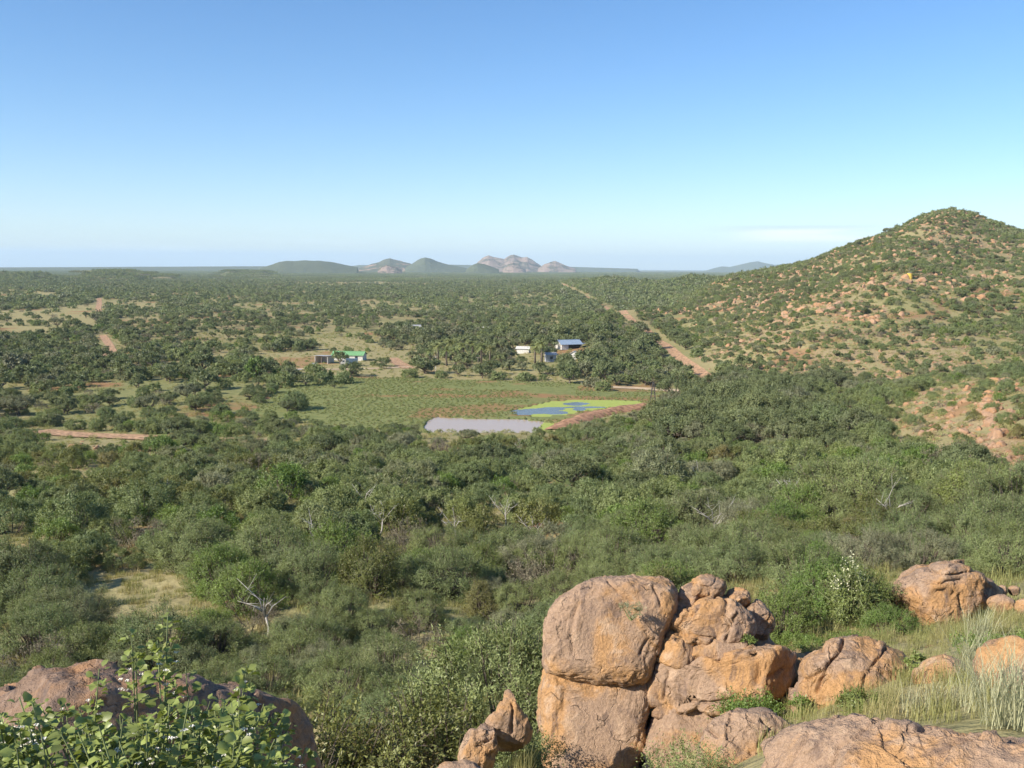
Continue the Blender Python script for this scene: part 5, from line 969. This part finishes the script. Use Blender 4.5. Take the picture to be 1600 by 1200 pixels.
# ------------------------------------------------------------------ farm
M_WALL = plain('white_plaster', (0.60, 0.58, 0.53), 0.8, var=0.12); M_GREY = plain('grey_wall', (0.42, 0.42, 0.42), 0.8, var=0.1); M_GREEN = plain('green_roof_sheet', (0.20, 0.40, 0.18), 0.5, var=0.08); M_BLUE = plain('blue_grey_roof', (0.24, 0.31, 0.40), 0.45, var=0.06)
M_SHEET = plain('galvanised_sheet', (0.40, 0.40, 0.40), 0.55, 0.0, var=0.2); M_DARKM = plain('dark_steel', (0.07, 0.065, 0.06), 0.7); M_BLACK = plain('opening_shade', (0.03, 0.03, 0.03), 0.9); M_WOOD = plain('pole_wood', (0.30, 0.25, 0.2), 0.85); M_GLASS = plain('window_glass', (0.05, 0.07, 0.09), 0.1)
def gable_house(name, px_, py_, L_, W_, hw, hr, rz, wallm, roofm, lb, wins=2, base=None, ribs=12):
    p = isect(px_, py_, 60); e = empty(name, (p[0], p[1], gz(p[0], p[1]) - 0.1), rz); tag(e, lb, 'building'); l, w = L_ / 2, W_ / 2
    MB().add([(-l, -w, 0), (l, -w, 0), (l, w, 0), (-l, w, 0), (-l, -w, hw), (l, -w, hw), (l, w, hw), (-l, w, hw), (-l, 0, hw + hr), (l, 0, hw + hr)], [(0, 1, 5, 4), (2, 3, 7, 6), (0, 4, 8, 7, 3), (1, 2, 6, 9, 5), (0, 3, 2, 1)]).build('wall', wallm, e)
    for s in (-1, 1):
        ov = 0.4; n = hr / w; r = MB(); zt = hw + hr + 0.06; ze = hw - ov * n + 0.06
        r.add([(-l - ov, 0, zt), (l + ov, 0, zt), (l + ov, s * (w + ov), ze), (-l - ov, s * (w + ov), ze), (-l - ov, 0, zt + .08), (l + ov, 0, zt + .08), (l + ov, s * (w + ov), ze + .08), (-l - ov, s * (w + ov), ze + .08)], [(0, 1, 2, 3), (7, 6, 5, 4), (0, 4, 5, 1), (2, 6, 7, 3), (1, 5, 6, 2), (0, 3, 7, 4)])
        ro = r.build('roof', roofm, e); rb = MB()
        for k in range(ribs):
            x_ = -l + (k + 0.5) * L_ / ribs; rb.add([(x_ - .04, 0, zt + .07), (x_ + .04, 0, zt + .07), (x_ + .04, s * (w + ov), ze + .07), (x_ - .04, s * (w + ov), ze + .07), (x_, 0, zt + .15), (x_, s * (w + ov), ze + .15)], [(0, 4, 5, 3), (4, 1, 2, 5), (0, 1, 4), (3, 5, 2)])
        rb.build('roof_rib', roofm, ro)
    MB().box((0, 0, hw + hr + 0.17), (L_ + 0.8, 0.3, 0.06)).build('ridge_cap', roofm, e)
    for k in range(wins):
        x_ = -l + (k + 0.7) * L_ / (wins + 0.4); f = MB(); f.box((x_, -w - 0.03, hw * 0.58 + 0.5), (1.1, 0.06, 0.08)).box((x_, -w - 0.03, hw * 0.58 - 0.5), (1.1, 0.06, 0.08)).box((x_ - .51, -w - 0.03, hw * 0.58), (0.08, 0.06, 0.92)).box((x_ + .51, -w - 0.03, hw * 0.58), (0.08, 0.06, 0.92))
        fo = f.build('window', M_WOOD, e); MB().box((x_, -w - 0.012, hw * 0.58), (0.94, 0.02, 0.92)).build('pane', M_GLASS, fo)
    return e
barn = gable_house('barn', 546, 563, 11.5, 5.5, 2.1, 1.1, R(-6), M_WALL, M_GREEN, 'long white barn with bright green metal roof', 3)
house = gable_house('farmhouse', 888, 545, 9.0, 6.6, 2.1, 1.5, R(22), M_WALL, M_BLUE, 'farmhouse with blue-grey gabled roof and carport front painted dark as shade', 0)
MB().box((1.2, -3.34, 0.95), (5.4, 0.06, 1.9)).build('carport_shade_panel', M_BLACK, house); MB().box((7.3, 0.6, 2.0), (5.2, 3.0, 0.1)).build('lean_to_roof', M_SHEET, house)  # black panel on the closed wall paints the shade inside the carport
for a in (-.8, 1.9): MB().box((9.6, a, 0.98), (0.15, 0.15, 1.96)).build('post', M_WALL, house)
gable_house('cottage', 897, 562, 2.6, 2.8, 2.0, 0.8, R(70), M_WALL, M_WALL, 'small bright white gabled cottage below the blue-roofed farmhouse', 1, ribs=5)
gable_house('outbuilding', 860, 565, 3.6, 3.4, 2.6, 0.6, R(10), M_GREY, M_SHEET, 'small grey walled outbuilding among palms left of the white cottage', 1, ribs=5)
gable_house('long_shed', 818, 552, 5.0, 3.0, 2.0, 0.7, R(-14), M_WALL, M_WALL, 'long white-roofed shed between the palm grove and the farmhouse', 0, ribs=8)
gable_house('hut', 650, 517, 4.5, 4, 2.5, 0.8, R(20), M_WALL, M_SHEET, 'small white hut far behind the palm grove, upper left', 1, ribs=5)
gable_house('hut', 755, 521, 5.5, 4, 2.5, 0.9, R(-20), M_WALL, M_WALL, 'small white hut far behind the palm grove beside a pole', 1, ribs=5)
p = isect(507, 567, 60); e = empty('shed', (p[0], p[1], gz(p[0], p[1]) - 0.05), R(-20)); tag(e, 'small white shed with grey lean-to roof and dark open front', 'shed')
MB().prism([(-2.6, 0), (-2.6, 2.5), (-2.45, 2.5), (-2.45, 0)], -2.2, 2.2).build('wall', M_WALL, e); MB().box((0, 2.12, 1.2), (4.9, 0.15, 2.4)).build('wall', M_WALL, e); MB().box((2.52, 0, 1.25), (0.15, 4.4, 2.5)).build('wall', M_WALL, e)
MB().add([(-2.9, -2.6, 2.75), (2.9, -2.6, 2.75), (2.9, 2.6, 2.5), (-2.9, 2.6, 2.5), (-2.9, -2.6, 2.83), (2.9, -2.6, 2.83), (2.9, 2.6, 2.58), (-2.9, 2.6, 2.58)], [(3, 2, 1, 0), (4, 5, 6, 7), (0, 1, 5, 4), (1, 2, 6, 5), (2, 3, 7, 6), (3, 0, 4, 7)]).build('roof', M_SHEET, e); MB().box((0, -2.1, 1.2), (0.12, 0.12, 2.5)).build('post', M_WOOD, e)
# farm truck
p = isect(546, 572, 60); e = empty('farm_truck', (p[0], p[1], gz(p[0], p[1])), R(8)); tag(e, 'dark blue-grey farm truck parked beside the tree below the barn', 'truck'); M_TR = plain('truck_paint', (0.10, 0.15, 0.20), 0.5); M_TYRE = plain('tyre', (0.03, 0.03, 0.03), 0.9)
MB().prism([(-3.0, 0.7), (-3.0, 1.3), (-2.6, 1.5), (-2.3, 2.2), (-1.3, 2.25), (-1.3, 0.7)], -0.95, 0.95).build('cab', plain('pale_paint', (0.5, 0.48, 0.42), 0.5), e); MB().box((0.9, 0, 0.75), (4.1, 1.8, 0.2)).build('chassis', M_TYRE, e); MB().box((0.9, 0, 1.75), (4.0, 2.0, 1.7)).build('load_box', M_TR, e)
MB().box((-2.0, -0.96, 1.8), (0.7, 0.03, 0.5)).build('side_window', M_GLASS, e)
for a in (-2.2, 0.6, 2.2):
    for b_ in (-0.9, 0.9):
        w_ = MB(); w_.tube([(a, b_ - 0.13, 0.45), (a, b_ + 0.13, 0.45)], 0.45, 14); wo_ = w_.build('wheel', M_TYRE, e); w_ = MB(); w_.tube([(a, b_ - 0.14, 0.45), (a, b_ + 0.14, 0.45)], 0.2, 10); w_.build('rim', M_SHEET, wo_)
p = isect(491, 573, 60); e = empty('water_trough', (p[0], p[1], gz(p[0], p[1])), 0.1); tag(e, 'small square white tank standing in the farmyard left of the truck', 'tank'); MB().box((0, 0, 0.55), (1.5, 1.2, 1.1)).build('tank_body', M_WALL, e); MB().box((0, 0, 1.14), (1.6, 1.3, 0.08)).build('lid', M_GREY, e)
p = isect(469, 579, 60); e = empty('sheet_pile', (p[0], p[1], gz(p[0], p[1])), 0.2); tag(e, 'flat pale metal sheet lying on ground at the farmyard edge', 'sheet pile')
for k in range(3): MB().box((0.1 * k, 0.1 * k, 0.1 + 0.1 * k), (2.6, 1.4, 0.05), 0.05 * k).build('sheet', M_SHEET, e)
# poles
for i, (x_, y0_, y1_, lb) in enumerate([(681, 580, 556, 'pale pole standing in front of the palm grove'), (747, 582, 558, 'darker pole right of the palm grove'), (747.5, 527, 511, 'thin far pole beside the distant white hut'), (1011, 520, 509, 'roadside pole left of the dirt road bend')]):
    p = isect(x_, y0_, 60); d_ = math.hypot(p[0], p[1]); H_ = (y0_ - y1_) * d_ / F; e = empty('utility_pole', (p[0], p[1], gz(p[0], p[1]))); tag(e, lb, 'pole')
    m_ = MB(); m_.tube([(0, 0, -0.3), (0, 0, H_)], [0.10, 0.07], 8); m_.build('pole', M_WALL if i == 0 else M_WOOD, e); MB().box((0, 0, H_ * 0.95), (1.5, 0.12, 0.12)).build('crossarm', M_WOOD, e)
# lattice tower on the dam
p = isect(1020, 636, 60); e = empty('lattice_tower', (p[0], p[1], 1.0)); tag(e, 'small dark lattice tower standing on the red earth dam', 'tower'); H_ = 4.6; tw = [0.75, 0.55, 0.4, 0.28, 0.2]
for a in (-1, 1):
    for b_ in (-1, 1): m_ = MB(); m_.tube([(a * 0.75, b_ * 0.75, -0.8), (a * 0.2, b_ * 0.2, H_)], 0.07, 5); m_.build('leg', M_DARKM, e)
for k in range(4):
    z0, z1 = H_ * k / 4, H_ * (k + 1) / 4; m_ = MB()
    for (ax_, ay_), (bx_, by_) in [((-1, -1), (1, -1)), ((1, -1), (1, 1)), ((1, 1), (-1, 1)), ((-1, 1), (-1, -1))]:
        m_.tube([(ax_ * tw[k], ay_ * tw[k], z0), (bx_ * tw[k + 1], by_ * tw[k + 1], z1)], 0.03, 4); m_.tube([(ax_ * tw[k + 1], ay_ * tw[k + 1], z1), (bx_ * tw[k + 1], by_ * tw[k + 1], z1)], 0.03, 4)
    m_.build('brace', M_DARKM, e)
MB().box((0, 0, H_ + 0.2), (0.5, 0.5, 0.5)).build('head', M_DARKM, e)
# yellow tank on the hill
p = isect(1421, 436, 350); e = empty('yellow_tank', (p[0], p[1], gz(p[0], p[1]) - 0.2)); tag(e, 'small yellow tank standing high on the right-hand hill', 'tank'); m_ = MB(); m_.tube([(0, 0, 0), (0, 0, 2.6)], 1.15, 16); m_.build('tank_body', plain('yellow_paint', (0.62, 0.44, 0.08), 0.6), e); m_ = MB(); m_.tube([(0, 0, 2.6), (0, 0, 2.85)], [1.2, 0.4], 16); m_.build('lid', M_WOOD, e)
# palms
def make_palm(seed):
    rs = np.random.default_rng(seed); m_ = MB(); H_ = 5.0; m_.tube([(0, 0, -0.3), (0.1, 0, 2), (0.05, 0.05, H_)], [0.35, 0.28, 0.26], 8); V = []; F_ = []; L_ = []
    for k in range(46):
        a = rs.uniform(0, 6.28); up_ = rs.uniform(-0.7, 1.1); L2 = rs.uniform(1.7, 2.5); P_ = []
        for j in range(7): f_ = j / 6; P_.append(np.array([math.cos(a) * L2 * f_ * math.cos(up_ * 0.7), math.sin(a) * L2 * f_ * math.cos(up_ * 0.7), H_ + L2 * (f_ * math.sin(up_ * 0.9) - 0.45 * f_ * f_)]))
        s = np.array([-math.sin(a), math.cos(a), 0])
        for j in range(1, 7):
            for t_ in np.linspace(0, 1, 3)[:-1]:
                q = P_[j - 1] * (1 - t_) + P_[j] * t_; dv = (P_[j] - P_[j - 1]); dv /= np.linalg.norm(dv)
                for sg in (-1, 1): n0 = len(V); V += [q, q + dv * 0.13, q + s * sg * 0.45 + dv * 0.3 - np.array([0, 0, 0.12])]; F_.append((n0, n0 + 1, n0 + 2)); L_ += [rs.uniform(0, 1)] * 3
    return m_.mesh('trunk', M_BARK, True), mesh_np('fronds', np.array(V), F_, (M_PALM,), False, dict(lv=L_))
PM = [make_palm(i) for i in range(3)]
for i, (x_, y_, s_, lb) in enumerate([(672, 565, 0.9, 'leftmost palm of the grove'), (684, 562, 1.15, 'second palm from left in the grove, tall'), (698, 566, 1.0, 'palm with wide crown in the middle left of the grove'), (712, 568, 1.1, 'round-headed palm at the front centre of the grove'), (724, 562, 1.15, 'palm behind the grove centre, right of the round-headed one'), (738, 560, 1.2, 'tall palm right of the grove centre'),
                                     (752, 561, 1.1, 'second palm from the right in the grove'), (766, 562, 1.0, 'rightmost palm of the grove'), (836, 562, 1.1, 'left palm of the pair by the grey outbuilding'), (846, 563, 1.25, 'right palm of the pair by the grey outbuilding'), (704, 556, 1.2, 'tall palm at the back of the grove')]):
    p = isect(x_, y_ + 6, 60); e = empty('palm_tree', (p[0], p[1], gz(p[0], p[1])), i * 1.3, s_ * 1.15); tag(e, lb, 'palm tree', 'palms of the farm grove'); obj('trunk', PM[i % 3][0], parent=e); obj('fronds', PM[i % 3][1], parent=e)
